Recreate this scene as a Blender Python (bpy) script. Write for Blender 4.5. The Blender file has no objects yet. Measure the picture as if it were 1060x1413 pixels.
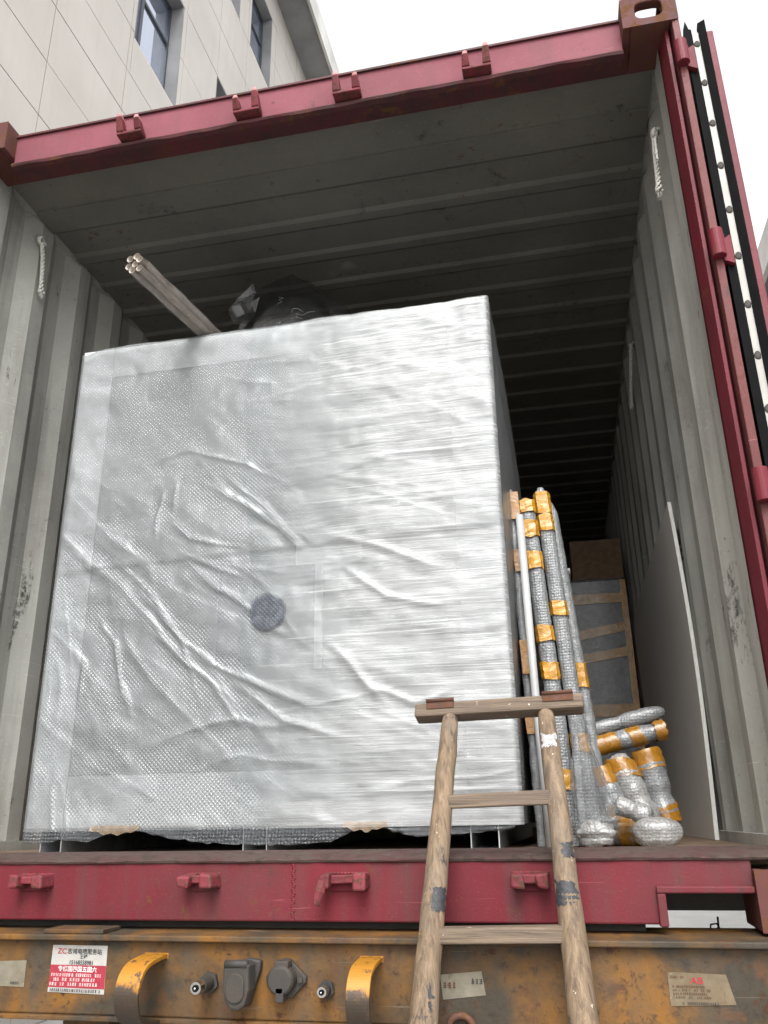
import bpy, math, random
import numpy as np
from mathutils import Vector, Matrix

random.seed(7); rng = np.random.default_rng(7)
SC = bpy.context.scene
COL = SC.collection
RAD = math.radians

# ------------------------------------------------------------------ camera
cam = bpy.data.cameras.new('camera'); camo = bpy.data.objects.new('camera', cam); COL.objects.link(camo)
camo.location = (0.7061, -1.9909, 0.2239)
camo.rotation_euler = (1.9251, 0.0152, 0.2116)
cam.sensor_fit = 'VERTICAL'; cam.sensor_height = 24.0; cam.sensor_width = 18.0
cam.lens = 1152.87 / 1413 * 24.0
cam.clip_start = 0.05; cam.clip_end = 3000
SC.camera = camo

# ------------------------------------------------------------------ sky, sun, exposure (bright overcast)
SUN_EL, SUN_AZ = 50, 176          # azimuth from +y, clockwise: behind the camera
world = bpy.data.worlds.new('World'); SC.world = world; world.use_nodes = True
wn = world.node_tree.nodes; wl = world.node_tree.links
bgn = wn['Background']
sky = wn.new('ShaderNodeTexSky'); sky.sky_type = 'NISHITA'; sky.sun_disc = False
sky.sun_elevation = RAD(SUN_EL); sky.sun_rotation = RAD(SUN_AZ)
sky.air_density = 1.0; sky.dust_density = 4.0; sky.ozone_density = 1.0
hs = wn.new('ShaderNodeHueSaturation'); hs.inputs['Saturation'].default_value = 0.06
wl.new(sky.outputs[0], hs.inputs['Color']); wl.new(hs.outputs[0], bgn.inputs['Color'])
bgn.inputs['Strength'].default_value = 0.15
sd = bpy.data.lights.new('sun', 'SUN'); so = bpy.data.objects.new('sun', sd); COL.objects.link(so)
sd.energy = 0.5; sd.angle = RAD(35); sd.color = (1.0, 0.97, 0.93)
so.location = (4, -8, 12)
dvec = Vector((math.sin(RAD(SUN_AZ)) * math.cos(RAD(SUN_EL)), math.cos(RAD(SUN_AZ)) * math.cos(RAD(SUN_EL)), math.sin(RAD(SUN_EL))))
so.rotation_euler = (-dvec).to_track_quat('-Z', 'Y').to_euler()
vs = SC.view_settings; vs.view_transform = 'Standard'; vs.look = 'None'; vs.gamma = 1.0; vs.use_curve_mapping = False
vs.exposure = 1.75
SC.render.engine = 'CYCLES'
SC.cycles.max_bounces = 10; SC.cycles.diffuse_bounces = 6; SC.cycles.transparent_max_bounces = 16
SC.cycles.use_denoising = True

# ------------------------------------------------------------------ node helpers
class NT:
    def __init__(s, name):
        s.m = bpy.data.materials.new(name); s.m.use_nodes = True
        s.t = s.m.node_tree; s.n = s.t.nodes; s.n.clear()
        s.out = s.n.new('ShaderNodeOutputMaterial')
        s.tc = s.n.new('ShaderNodeTexCoord')
    def set(s, sock, v):
        if v is None: return
        if isinstance(v, bpy.types.NodeSocket): s.t.links.new(v, sock)
        else:
            if hasattr(sock.default_value, '__len__') and not hasattr(v, '__len__'): v = (v,) * len(sock.default_value)
            if hasattr(v, '__len__') and len(v) == 3 and len(sock.default_value) == 4: v = (*v, 1)
            sock.default_value = v
    def coord(s, scale=(1, 1, 1), rot=(0, 0, 0), loc=(0, 0, 0)):
        m = s.n.new('ShaderNodeMapping'); s.t.links.new(s.tc.outputs['Object'], m.inputs[0])
        m.inputs['Scale'].default_value = scale; m.inputs['Rotation'].default_value = rot; m.inputs['Location'].default_value = loc
        return m.outputs[0]
    def noise(s, vec, scale=5, detail=4, rough=.55, dist=0):
        n = s.n.new('ShaderNodeTexNoise'); s.set(n.inputs['Vector'], vec)
        n.inputs['Scale'].default_value = scale; n.inputs['Detail'].default_value = detail
        n.inputs['Roughness'].default_value = rough; n.inputs['Distortion'].default_value = dist
        return n.outputs[0]
    def voro(s, vec, scale, rnd=1.0, feature='F1'):
        n = s.n.new('ShaderNodeTexVoronoi'); s.set(n.inputs['Vector'], vec); n.feature = feature
        n.inputs['Scale'].default_value = scale; n.inputs['Randomness'].default_value = rnd
        return n.outputs[0]
    def ramp(s, fac, a, b, ca=(0, 0, 0), cb=(1, 1, 1)):
        r = s.n.new('ShaderNodeValToRGB'); s.set(r.inputs[0], fac)
        e = r.color_ramp.elements; e[0].position = a; e[1].position = b
        e[0].color = (*ca, 1); e[1].color = (*cb, 1)
        return r.outputs[0]
    def mix(s, fac, a, b, mode='MIX'):
        m = s.n.new('ShaderNodeMix'); m.data_type = 'RGBA'; m.blend_type = mode
        s.set(m.inputs['Factor'], fac); s.set(m.inputs[6], a); s.set(m.inputs[7], b)
        return m.outputs[2]
    def math(s, op, a, b=None, c=None):
        m = s.n.new('ShaderNodeMath'); m.operation = op
        s.set(m.inputs[0], a); s.set(m.inputs[1], b)
        if c is not None: s.set(m.inputs[2], c)
        return m.outputs[0]
    def sep(s, vec=None):
        x = s.n.new('ShaderNodeSeparateXYZ'); s.t.links.new(vec if vec is not None else s.tc.outputs['Object'], x.inputs[0]); return x.outputs
    def bump(s, h, strength=.3, dist=.01, normal=None):
        b = s.n.new('ShaderNodeBump'); s.set(b.inputs['Height'], h)
        b.inputs['Strength'].default_value = strength; b.inputs['Distance'].default_value = dist
        if normal is not None: s.set(b.inputs['Normal'], normal)
        return b.outputs[0]
    def bsdf(s, color, rough=.6, metal=0, normal=None, spec=.5, coat=0, coat_rough=.1, **kw):
        p = s.n.new('ShaderNodeBsdfPrincipled')
        s.set(p.inputs['Base Color'], color); s.set(p.inputs['Roughness'], rough); s.set(p.inputs['Metallic'], metal)
        s.set(p.inputs['Specular IOR Level'], spec); s.set(p.inputs['Coat Weight'], coat); s.set(p.inputs['Coat Roughness'], coat_rough)
        if normal is not None: s.set(p.inputs['Normal'], normal)
        for k, v in kw.items(): s.set(p.inputs[k], v)
        return p.outputs[0]
    def done(s, sh):
        s.t.links.new(sh, s.out.inputs[0]); return s.m

def paint(name, col, worn=None, rust=.62, rustcol=(.10, .045, .022), dirt=.5, rough=.5, dcol=(.06, .05, .045), sc=1.0, seed=0, streak=True, scuff=.7, scol=(.035, .030, .028), scratch=.5, chips=.8, ccol=None, spec=.22):
    t = NT(name); v = t.coord(loc=(seed, seed * .7, 0))
    n1 = t.noise(v, 2.2 * sc, 5, .6)
    c = t.mix(t.ramp(n1, .35, .7), col, worn or tuple(x * .72 for x in col))
    if streak:
        vs_ = t.coord((14 * sc, 14 * sc, 1.1 * sc), loc=(seed, 0, 0)); n2 = t.noise(vs_, 1, 4, .6)
        c = t.mix(t.math('MULTIPLY', t.ramp(n2, .48, .8), dirt), c, dcol)
    n5 = t.noise(t.coord(loc=(seed + 3, 1, 2)), 1.1 * sc, 6, .65)
    c = t.mix(t.math('MULTIPLY', t.ramp(n5, .5, .75), dirt * .8), c, dcol)
    n3 = t.noise(v, 9 * sc, 8, .72, .4)
    rm = t.ramp(n3, rust, rust + .05)
    c = t.mix(rm, c, rustcol)
    n6 = t.noise(t.coord((9 * sc, 9 * sc, 2.6 * sc), loc=(seed * 2 + 1, 4, seed)), 1, 8, .75, .3); n7 = t.noise(t.coord(loc=(seed, 9, 1)), 55 * sc, 4, .7)
    sm = t.math('MULTIPLY', t.ramp(n6, .60, .66), t.ramp(n7, .40, .55))
    c = t.mix(t.math('MULTIPLY', sm, scuff), c, scol)
    n8 = t.noise(t.coord((3 * sc, 3 * sc, 120), rot=(0, RAD(14 + seed), 0), loc=(seed, 0, 5)), 1, 3, .6, 1.2)
    c = t.mix(t.math('MULTIPLY', t.ramp(n8, .70, .73), scratch), c, tuple(min(1, x * 1.9 + .07) for x in col))
    n4 = t.noise(v, 130 * sc, 3, .6)
    c = t.mix(t.math('MULTIPLY', t.ramp(n4, .62, .7), .25), c, tuple(min(1, x * 1.7 + .04) for x in col))
    r = t.math('ADD', t.math('MULTIPLY', rm, .3), t.math('ADD', rough - .08, t.math('MULTIPLY', n1, .16)))
    h = t.math('ADD', t.math('MULTIPLY', n3, .6), t.math('MULTIPLY', n4, .25))
    n9 = t.noise(t.coord(loc=(seed, 2, 8)), 42 * sc, 6, .75, .2); n10 = t.noise(t.coord(loc=(5, seed, 3)), 4 * sc, 4, .6)
    ch = t.math('MULTIPLY', t.ramp(n9, .60, .63), t.ramp(n10, .45, .60))
    c = t.mix(t.math('MULTIPLY', ch, chips), c, ccol or rustcol)
    h = t.math('SUBTRACT', h, t.math('MULTIPLY', ch, .5 * chips))
    return t.done(t.bsdf(c, t.math('ADD', r, .1), 0, t.bump(h, .34, .006), spec))

def plain(name, col, rough=.6, metal=0, var=.25, sc=20, bump=.15, **kw):
    t = NT(name); n = t.noise(t.coord(), sc, 5, .6)
    c = t.mix(t.ramp(n, .35, .7), tuple(x * (1 - var) for x in col), tuple(min(1, x * (1 + var * .6)) for x in col))
    return t.done(t.bsdf(c, rough, metal, t.bump(n, bump, .004), **kw))

M = {}
M['sill_red'] = paint('sill_red', (.135, .0135, .0215), (.092, .0135, .018), .61, dirt=.55, rough=.55, sc=1.4, seed=2)
M['header_red'] = paint('header_red', (.20, .058, .075), (.155, .042, .055), .66, dirt=.30, rough=.6, sc=1.3, seed=5)
M['post_red'] = paint('post_red', (.135, .0145, .024), (.09, .012, .018), .63, dirt=.3, rough=.42, seed=9)
M['post_skylit'] = paint('post_skylit', (.128, .039, .038), (.098, .028, .027), .60, rustcol=(.08, .03, .02), dirt=.25, sc=1.6, seed=11)  # post's red made pinker, skylight put into the colour; rust chips are wear
M['dirty_red'] = paint('dirty_red', (.10, .022, .028), (.05, .02, .022), .56, dirt=.8, dcol=(.03, .028, .025), sc=2, seed=4)
M['casting'] = paint('casting', (.115, .036, .034), (.070, .026, .022), .52, dirt=.5, rough=.65, sc=2.5, seed=6)
M['keeper'] = paint('keeper', (.20, .03, .042), (.10, .02, .025), .52, rustcol=(.07, .035, .022), dirt=.5, sc=6, seed=1)
M['keeper_tip_lit'] = paint('keeper_tip_lit', (.45, .22, .22), (.3, .12, .12), .6, dirt=.3, sc=6)  # paler than the keepers: light catching the tips, put into the colour
M['outer_red'] = paint('outer_red', (.20, .03, .04), (.15, .025, .03), .66, dirt=.4, sc=.8, seed=14)
M['threshold'] = paint('threshold', (.064, .046, .039), (.060, .021, .022), .54, rustcol=(.042, .030, .024), dirt=.7, dcol=(.065, .058, .050), rough=.75, sc=3, seed=8)
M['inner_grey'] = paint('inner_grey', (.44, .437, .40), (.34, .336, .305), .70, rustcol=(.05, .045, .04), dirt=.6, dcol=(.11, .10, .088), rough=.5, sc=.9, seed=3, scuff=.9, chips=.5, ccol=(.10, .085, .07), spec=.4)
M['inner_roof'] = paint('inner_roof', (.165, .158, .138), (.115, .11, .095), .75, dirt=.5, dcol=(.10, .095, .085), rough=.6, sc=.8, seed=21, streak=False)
M['plywood'] = plain('plywood', (.16, .11, .07), .8, sc=6)
M['black_rubber'] = plain('black_rubber', (.005, .005, .0055), .85, sc=30, spec=.08)
M['gasket_strip'] = plain('gasket_strip', (.30, .285, .255), .5, var=.12)
M['rivet'] = plain('rivet', (.075, .07, .063), .9, 0, sc=80, spec=.1)
M['steel_dark'] = paint('steel_dark', (.034, .033, .032), (.05, .042, .034), .60, rustcol=(.055, .032, .018), dirt=.5, dcol=(.055, .045, .034), sc=8, seed=2, spec=.3)
M['chrome'] = plain('chrome', (.6, .6, .58), .22, 1.0, var=.1)
M['tyre'] = plain('tyre', (.02, .02, .02), .8)
M['rope'] = plain('rope', (.66, .64, .59), .9, sc=160)
M['galv'] = plain('galv', (.55, .56, .57), .35, .8, sc=25)
M['tube'] = plain('tube', (.42, .355, .30), .4, sc=14, coat=.4)
M['tube_white'] = plain('tube_white', (.33, .335, .33), .4, sc=6, var=.12)
M['foam'] = plain('foam', (.54, .555, .56), .8, sc=60, var=.06)
M['core'] = plain('core', (.235, .247, .249), .6, sc=2.5, var=.12)
M['core_panel'] = plain('core_panel', (.185, .196, .195), .55, sc=2.0, var=.14)
M['core_window'] = plain('core_window', (.085, .093, .115), .5, sc=5, var=.3)
def mat_disc():
    t = NT('port_disc'); n = t.noise(t.coord(), 24, 4, .6, .5); c = t.mix(t.ramp(n, .50, .62), (.046, .053, .068), (.085, .094, .112))
    d = t.voro(t.coord(rot=(0, RAD(45), 0)), 105, 0.0); xyz = t.sep()
    r2 = t.math('SQRT', t.math('ADD', t.math('POWER', t.math('SUBTRACT', xyz[0], .016), 2.0), t.math('POWER', t.math('SUBTRACT', xyz[2], .662), 2.0)))
    a = t.ramp(t.math('MULTIPLY', t.math('ADD', r2, t.math('MULTIPLY', n, .014)), 10), .56, .68, (.86,) * 3, (0,) * 3)
    p = t.bsdf(c, .3, 0, t.bump(t.ramp(d, .15, .55, (1, 1, 1), (0, 0, 0)), .35, .004))
    tr = t.n.new('ShaderNodeBsdfTransparent'); mx = t.n.new('ShaderNodeMixShader'); t.set(mx.inputs[0], a)
    t.t.links.new(tr.outputs[0], mx.inputs[1]); t.t.links.new(p, mx.inputs[2]); return t.done(mx.outputs[0])
M['disc'] = mat_disc()
M['cardboard'] = plain('cardboard', (.19, .125, .075), .85, sc=30)
M['white_board_edge'] = plain('white_board_edge', (.60, .60, .56), .7, sc=30, var=.1)
M['paper'] = paint('paper', (.22, .20, .155), (.15, .13, .095), .66, rustcol=(.12, .08, .04), dirt=.4, rough=.85, sc=12, streak=False)
M['paper_ab'] = paint('paper_ab', (.17, .135, .09), (.12, .09, .055), .62, rustcol=(.15, .08, .03), dirt=.5, rough=.85, sc=12, seed=3, streak=False)
M['sticker_white'] = plain('sticker_white', (.36, .345, .32), .6, sc=60, var=.10)
M['sticker_red'] = plain('sticker_red', (.27, .018, .034), .6, sc=60, var=.12)
M['ink'] = plain('ink', (.03, .03, .03), .7)
M['ink_red'] = plain('ink_red', (.36, .02, .028), .7)
M['ink_pale'] = plain('ink_pale', (.75, .42, .42), .7)
M['ink_white'] = plain('ink_white', (.72, .66, .64), .7)

def mat_yellow(name, seed, bright):
    t = NT(name); v = t.coord(loc=(seed, seed, seed))
    n1 = t.noise(v, 3.6, 7, .62, .3); n2 = t.noise(v, 14, 8, .7, .4); n3 = t.noise(t.coord((10, 10, 1.6), loc=(seed, 0, 0)), 1.6, 5, .6)
    c = t.mix(t.ramp(n1, .44, .62), (.042, .034, .023), (.175, .078, .014) if not bright else (.50, .26, .03))
    c = t.mix(t.ramp(n2, .54, .64), c, (.085, .040, .018))
    c = t.mix(t.math('MULTIPLY', t.ramp(n3, .45, .75), .75), c, (.062, .052, .040))
    n4 = t.noise(v, 70, 5, .6)
    c = t.mix(t.math('MULTIPLY', t.ramp(n4, .56, .70), .7), c, (.026, .020, .015))
    n5 = t.noise(t.coord(loc=(2, seed, 5)), 26, 8, .75, .5); c = t.mix(t.ramp(n5, .60, .64), c, (.055, .022, .010))
    n6 = t.noise(t.coord((3, 3, 90), rot=(0, RAD(20), 0)), 1, 4, .6, 1.5); c = t.mix(t.math('MULTIPLY', t.ramp(n6, .68, .71), .5), c, (.16, .13, .10))
    return t.done(t.bsdf(c, t.math('ADD', .5, t.math('MULTIPLY', n2, .3)), 0, t.bump(t.math('ADD', n2, t.math('MULTIPLY', n4, .4)), .45, .006), .25))
M['trailer_paint'] = mat_yellow('trailer_paint', 3.0, False)
GZM = 1.33
def mat_hook():
    t = NT('hook_paint'); v = t.coord()
    n1 = t.noise(v, 22, 7, .65, .4); z = t.sep()[2]
    # yellow on the upper curve, dark brown below a noisy height line
    zz = t.math('SUBTRACT', t.math('ADD', t.math('MULTIPLY', n1, .09), z), 1.0)
    c = t.mix(t.ramp(zz, .275, .287), (.040, .027, .017), (.34, .148, .012))
    c = t.mix(t.ramp(t.noise(v, 45, 6, .7), .56, .62), c, (.06, .035, .02))
    return t.done(t.bsdf(c, .5, .1, t.bump(n1, .3, .004)))
M['hook'] = mat_hook()

def mat_wood():
    t = NT('old_wood')
    v = t.coord((85, 85, 4.0)); n1 = t.noise(v, 1, 6, .65, .6)
    n2 = t.noise(t.coord((300, 300, 8)), 1, 4, .6); n3 = t.noise(t.coord(), 6, 5, .6)
    c = t.mix(t.ramp(n1, .3, .72), (.050, .033, .021), (.26, .180, .108))
    c = t.mix(t.math('MULTIPLY', t.ramp(n2, .5, .75), .55), c, (.12, .085, .06))
    c = t.mix(t.math('MULTIPLY', t.ramp(n3, .5, .72), .6), c, (.17, .138, .104))
    n4 = t.noise(t.coord((1, 1, .5), loc=(4, 2, 9)), 11, 6, .7)
    c = t.mix(t.ramp(n4, .615, .66), c, (.030, .027, .026))
    n6 = t.noise(t.coord(loc=(1, 7, 2)), 60, 4, .6); c = t.mix(t.ramp(n6, .69, .72), c, (.55, .50, .42))
    h = t.math('ADD', n1, t.math('MULTIPLY', n2, .6))
    return t.done(t.bsdf(c, .75, 0, t.bump(h, .55, .006)))
M['wood'] = mat_wood()
def mat_woodx():
    t = NT('old_wood_bar')
    n1 = t.noise(t.coord((4.5, 85, 85)), 1, 6, .65, .6); n2 = t.noise(t.coord((9, 300, 300)), 1, 4, .6); n3 = t.noise(t.coord(), 9, 5, .6)
    c = t.mix(t.ramp(n1, .3, .72), (.050, .034, .024), (.21, .155, .105))
    c = t.mix(t.math('MULTIPLY', t.ramp(n2, .5, .75), .5), c, (.11, .08, .06))
    c = t.mix(t.math('MULTIPLY', t.ramp(n3, .45, .72), .6), c, (.125, .088, .072))
    n6 = t.noise(t.coord(loc=(1, 7, 2)), 70, 4, .6); c = t.mix(t.ramp(n6, .69, .72), c, (.55, .50, .42))
    return t.done(t.bsdf(c, .75, 0, t.bump(t.math('ADD', n1, n2), .5, .005)))
M['wood_bar'] = mat_woodx()
M['rusty'] = paint('rusty', (.10, .045, .03), (.06, .03, .02), .5, dirt=.5, sc=8)

def bubble_h(t, pitch=.0092, rot=RAD(45)):
    v = t.coord((1, 1, 1), rot=(0, rot, 0))
    d = t.voro(v, 1 / pitch, 0.0)
    return t.ramp(d, .15, .55, (1, 1, 1), (0, 0, 0))

def film_shader(t, haze, col, nor, rough, ior, cover=None):
    df = t.n.new('ShaderNodeBsdfDiffuse'); df.inputs[0].default_value = (*col, 1); t.set(df.inputs['Normal'], nor)
    tr = t.n.new('ShaderNodeBsdfTransparent'); tr.inputs[0].default_value = (.96, .97, .97, 1)
    gl = t.n.new('ShaderNodeBsdfGlossy'); gl.inputs['Roughness'].default_value = rough; t.set(gl.inputs['Normal'], nor)
    fr = t.n.new('ShaderNodeFresnel'); fr.inputs[0].default_value = ior; t.set(fr.inputs['Normal'], nor)
    m1 = t.n.new('ShaderNodeMixShader'); t.set(m1.inputs[0], haze); t.t.links.new(tr.outputs[0], m1.inputs[1]); t.t.links.new(df.outputs[0], m1.inputs[2])
    m2 = t.n.new('ShaderNodeMixShader'); t.set(m2.inputs[0], fr.outputs[0] if cover is None else t.math('MULTIPLY', fr.outputs[0], cover)); t.t.links.new(m1.outputs[0], m2.inputs[1]); t.t.links.new(gl.outputs[0], m2.inputs[2])
    return m2.outputs[0]
def mat_crate_film():
    t = NT('bubble_film')
    bh = bubble_h(t); n = t.noise(t.coord(), 7, 5, .6, .5); n2 = t.noise(t.coord((60, 60, 60)), 1, 3, .6)
    nor = t.bump(bh, .46, .004, t.bump(t.math('ADD', n, t.math('MULTIPLY', n2, .10)), .22, .010))
    haze = t.math('ADD', .31, t.math('MULTIPLY', t.ramp(n, .3, .75), .16))
    return t.done(film_shader(t, haze, (.345, .36, .368), nor, .235, 1.62))
M['film'] = mat_crate_film()
def mat_stretch():
    t = NT('stretch_film')
    n = t.noise(t.coord((1.5, 1.5, 85), rot=(0, RAD(-3.5), 0)), 1, 6, .72, .7); n2 = t.noise(t.coord((3, 3, 300), rot=(0, RAD(-5), 0)), 1, 3, .6, .4); n5 = t.noise(t.coord((2.5, 2.5, 190), rot=(0, RAD(9), 0)), 1, 3, .6, .6)
    n3 = t.noise(t.coord((3, 3, 9), rot=(0, RAD(18), 0)), 1, 4, .6, 1.0)
    h = t.math('ADD', t.math('MULTIPLY', n, .8), t.math('ADD', t.math('ADD', t.math('MULTIPLY', n2, .35), t.math('MULTIPLY', n5, .35)), t.math('MULTIPLY', n3, .8)))
    x = t.sep()[0]
    f = t.ramp(t.math('ADD', t.math('ADD', t.math('MULTIPLY', n, .5), t.math('MULTIPLY', n2, .25)), t.math('MULTIPLY', n3, .25)), .36, .66, (.16,) * 3, (.60,) * 3)
    n4 = t.noise(t.coord((2.0, 2, 14)), 1, 5, .7, .6)
    fx = t.ramp(t.math('ADD', x, t.math('MULTIPLY', n4, .5)), .18, .60)
    f = t.math('ADD', f, t.math('MULTIPLY', t.math('ADD', t.ramp(n2, .60, .68), t.ramp(n5, .64, .70)), .22)); f = t.math('MINIMUM', f, .9)
    f = t.math('MULTIPLY', f, fx)
    return t.done(film_shader(t, f, (.58, .59, .59), t.bump(h, .55, .0055), .20, 1.5, fx))
M['stretch'] = mat_stretch()
def mat_wrap(name, col, rough=.22, pitch=.0085, st=.38, tr=0.0, big=30, wr=.42):
    t = NT(name); d = t.voro(t.coord(), 1 / pitch, .35); n = t.noise(t.coord(), big, 5, .65, .8)
    c = t.mix(t.ramp(n, .35, .7), tuple(x * .72 for x in col), tuple(min(1, x * 1.2) for x in col))
    nor = t.bump(t.ramp(d, .1, .6, (1, 1, 1), (0, 0, 0)), st, .004, t.bump(n, wr, .010))
    p = t.bsdf(c, rough, 0, nor, .55, .25, .12)
    if tr > 0:
        b = t.n.new('ShaderNodeBsdfTransparent'); mx = t.n.new('ShaderNodeMixShader')
        t.set(mx.inputs[0], t.math('SUBTRACT', 1 - tr + .2, t.math('MULTIPLY', n, .4)))
        t.t.links.new(b.outputs[0], mx.inputs[1]); t.t.links.new(p, mx.inputs[2]); p = mx.outputs[0]
    return t.done(p)
M['wrap'] = mat_wrap('wrap_grey', (.165, .17, .172))
M['wrap_pale'] = mat_wrap('wrap_pale', (.225, .222, .215))
M['wrap_dark'] = mat_wrap('wrap_dark', (.17, .178, .178), st=.3)
M['bag'] = mat_wrap('clear_bag', (.22, .23, .235), .12, .009, .5, .66, 18)
M['bag_thin'] = mat_wrap('thin_sleeve', (.45, .42, .39), .2, .03, .2, .75, 22)
M['brown_tape'] = mat_wrap('brown_tape', (.21, .145, .085), .35, .03, .2, .45, 30)
M['hem'] = mat_wrap('film_hem', (.085, .092, .098), .2, .0095, .8, .45, 20)
M['black_film'] = mat_wrap('black_film', (.012, .0125, .013), .25, .05, .10, .62, 7, .25)
M['tape'] = mat_wrap('yellow_tape', (.42, .20, .012), .22, .05, .1, 0, 35)
M['tape_dark'] = mat_wrap('amber_tape', (.26, .115, .009), .2, .05, .1, 0, 35)
def mat_board():
    t = NT('board_face'); n = t.noise(t.coord(), 3, 5, .6); n2 = t.noise(t.coord(), 80, 3)
    c = t.mix(t.ramp(n, .3, .7), (.68, .635, .58), (.74, .70, .65))
    return t.done(t.bsdf(c, .7, 0, t.bump(n2, .1, .003)))
M['board'] = mat_board()
def mat_bwall():
    t = NT('cladding_panel'); n = t.noise(t.coord(), .7, 5, .6); n2 = t.noise(t.coord((5, 5, .35)), 1, 5, .6); n3 = t.noise(t.coord(), 40, 3)
    c = t.mix(t.ramp(n, .3, .7), (.47, .442, .410), (.40, .374, .343))
    c = t.mix(t.math('MULTIPLY', t.ramp(n2, .5, .8), .5), c, (.36, .33, .29))
    return t.done(t.bsdf(c, .7, 0, t.bump(n3, .08, .01)))
M['bwall'] = mat_bwall()
M['bjoint'] = plain('joint', (.16, .15, .14), .9, sc=4)
M['bgrey'] = plain('eave_grey', (.22, .22, .22), .7, sc=1.5)
M['bwhite'] = plain('fascia', (.55, .54, .51), .6, sc=1.2)
M['wframe'] = plain('window_frame', (.05, .058, .068), .45, sc=10)
def mat_glass():
    t = NT('window_glass')
    n = t.noise(t.coord(), .8, 2); p = t.bsdf((.40, .45, .58), .03, .75, t.bump(n, .02, .02), 1.0, 1.0, .02)
    return t.done(p)
M['glass'] = mat_glass()
def mat_ground():
    t = NT('concrete'); n = t.noise(t.coord(), .6, 7, .65); n2 = t.noise(t.coord(), 25, 6, .7)
    c = t.mix(t.ramp(n, .3, .7), (.19, .19, .183), (.28, .277, .266)); c = t.mix(t.math('MULTIPLY', t.ramp(n2, .5, .7), .4), c, (.16, .16, .155))
    return t.done(t.bsdf(c, .85, 0, t.bump(n2, .3, .01)))
M['ground'] = mat_ground()
M['road_paint'] = plain('road_paint', (.75, .75, .73), .7, sc=12)

# ------------------------------------------------------------------ mesh builder
class B:
    def __init__(s): s.v = []; s.f = []
    def add(s, vs, fs):
        o = len(s.v); s.v += [tuple(map(float, q)) for q in vs]; s.f += [tuple(i + o for i in f) for f in fs]; return s
    def box(s, x0, x1, y0, y1, z0, z1):
        return s.add([(x0, y0, z0), (x1, y0, z0), (x1, y1, z0), (x0, y1, z0), (x0, y0, z1), (x1, y0, z1), (x1, y1, z1), (x0, y1, z1)],
                     [(0, 3, 2, 1), (4, 5, 6, 7), (0, 1, 5, 4), (1, 2, 6, 5), (2, 3, 7, 6), (3, 0, 4, 7)])
    def hexa(s, p8): return s.add(p8, [(0, 3, 2, 1), (4, 5, 6, 7), (0, 1, 5, 4), (1, 2, 6, 5), (2, 3, 7, 6), (3, 0, 4, 7)])
    def prism(s, prof, axis, a, b):
        def P(u, w, t): return {'x': (t, u, w), 'y': (u, t, w), 'z': (u, w, t)}[axis]
        n = len(prof)
        vs = [P(u, w, a) for u, w in prof] + [P(u, w, b) for u, w in prof]
        fs = [tuple(range(n))[::-1], tuple(range(n, 2 * n))] + [(i, (i + 1) % n, n + (i + 1) % n, n + i) for i in range(n)]
        return s.add(vs, fs)
    def sheet(s, prof, axis, a, b):      # open profile swept along axis
        def P(u, w, t): return {'x': (t, u, w), 'y': (u, t, w), 'z': (u, w, t)}[axis]
        n = len(prof); vs = [P(u, w, a) for u, w in prof] + [P(u, w, b) for u, w in prof]
        return s.add(vs, [(i, i + 1, n + i + 1, n + i) for i in range(n - 1)])
    def tube(s, path, rad, n=12, cap=True, ry=None):
        path = [Vector(q) for q in path]; m = len(path); rad = rad if hasattr(rad, '__len__') else [rad] * m
        vs = []; fs = []; up = None
        for i, q in enumerate(path):
            d = (path[min(i + 1, m - 1)] - path[max(i - 1, 0)]).normalized()
            if up is None: up = d.orthogonal().normalized()
            up = (up - d * up.dot(d)).normalized(); w = d.cross(up)
            for k in range(n):
                a = 2 * math.pi * k / n; vs.append(q + (up * math.cos(a) + w * math.sin(a)) * rad[i])
        for i in range(m - 1):
            for k in range(n): fs.append((i * n + k, i * n + (k + 1) % n, (i + 1) * n + (k + 1) % n, (i + 1) * n + k))
        if cap: fs += [tuple(range(n))[::-1], tuple(range((m - 1) * n, m * n))]
        return s.add(vs, fs)
    def grid(s, P):                      # P array (a,b,3)
        a, b = P.shape[:2]
        return s.add(P.reshape(-1, 3).tolist(), [(i * b + j, i * b + j + 1, (i + 1) * b + j + 1, (i + 1) * b + j) for i in range(a - 1) for j in range(b - 1)])
    def blob(s, c, r, n=20, amp=.12, fr=2.2, seed=0, sq=1.0, axis=None):
        th = np.linspace(0, math.pi, n + 1); ph = np.linspace(0, 2 * math.pi, 2 * n, endpoint=False); vs = []; fs = []
        def ns(x, y, z): return (math.sin(fr * x * 2.1 + seed) + math.sin(fr * y * 2.7 + seed * 1.7 + x) + math.sin(fr * z * 3.1 + seed * .6 + 2 * y) + .6 * math.sin(5.3 * fr * x + 3.1 * y * fr + seed) + .5 * math.sin(6.1 * fr * z - 4 * fr * y)) / 4
        for t in th:
            for q in ph:
                x, y, z = math.sin(t) * math.cos(q), math.sin(t) * math.sin(q), math.cos(t)
                k = 1 + amp * ns(x, y, z)
                g = lambda w: math.copysign(abs(w) ** sq, w)
                w = Vector((r[0] * g(x) * k, r[1] * g(y) * k, r[2] * g(z) * k))
                if axis is not None: w = axis @ w
                vs.append(Vector(c) + w)
        m = 2 * n
        for i in range(n):
            for k in range(m): fs.append((i * m + k, (i + 1) * m + k, (i + 1) * m + (k + 1) % m, i * m + (k + 1) % m))
        return s.add(vs, fs)

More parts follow.
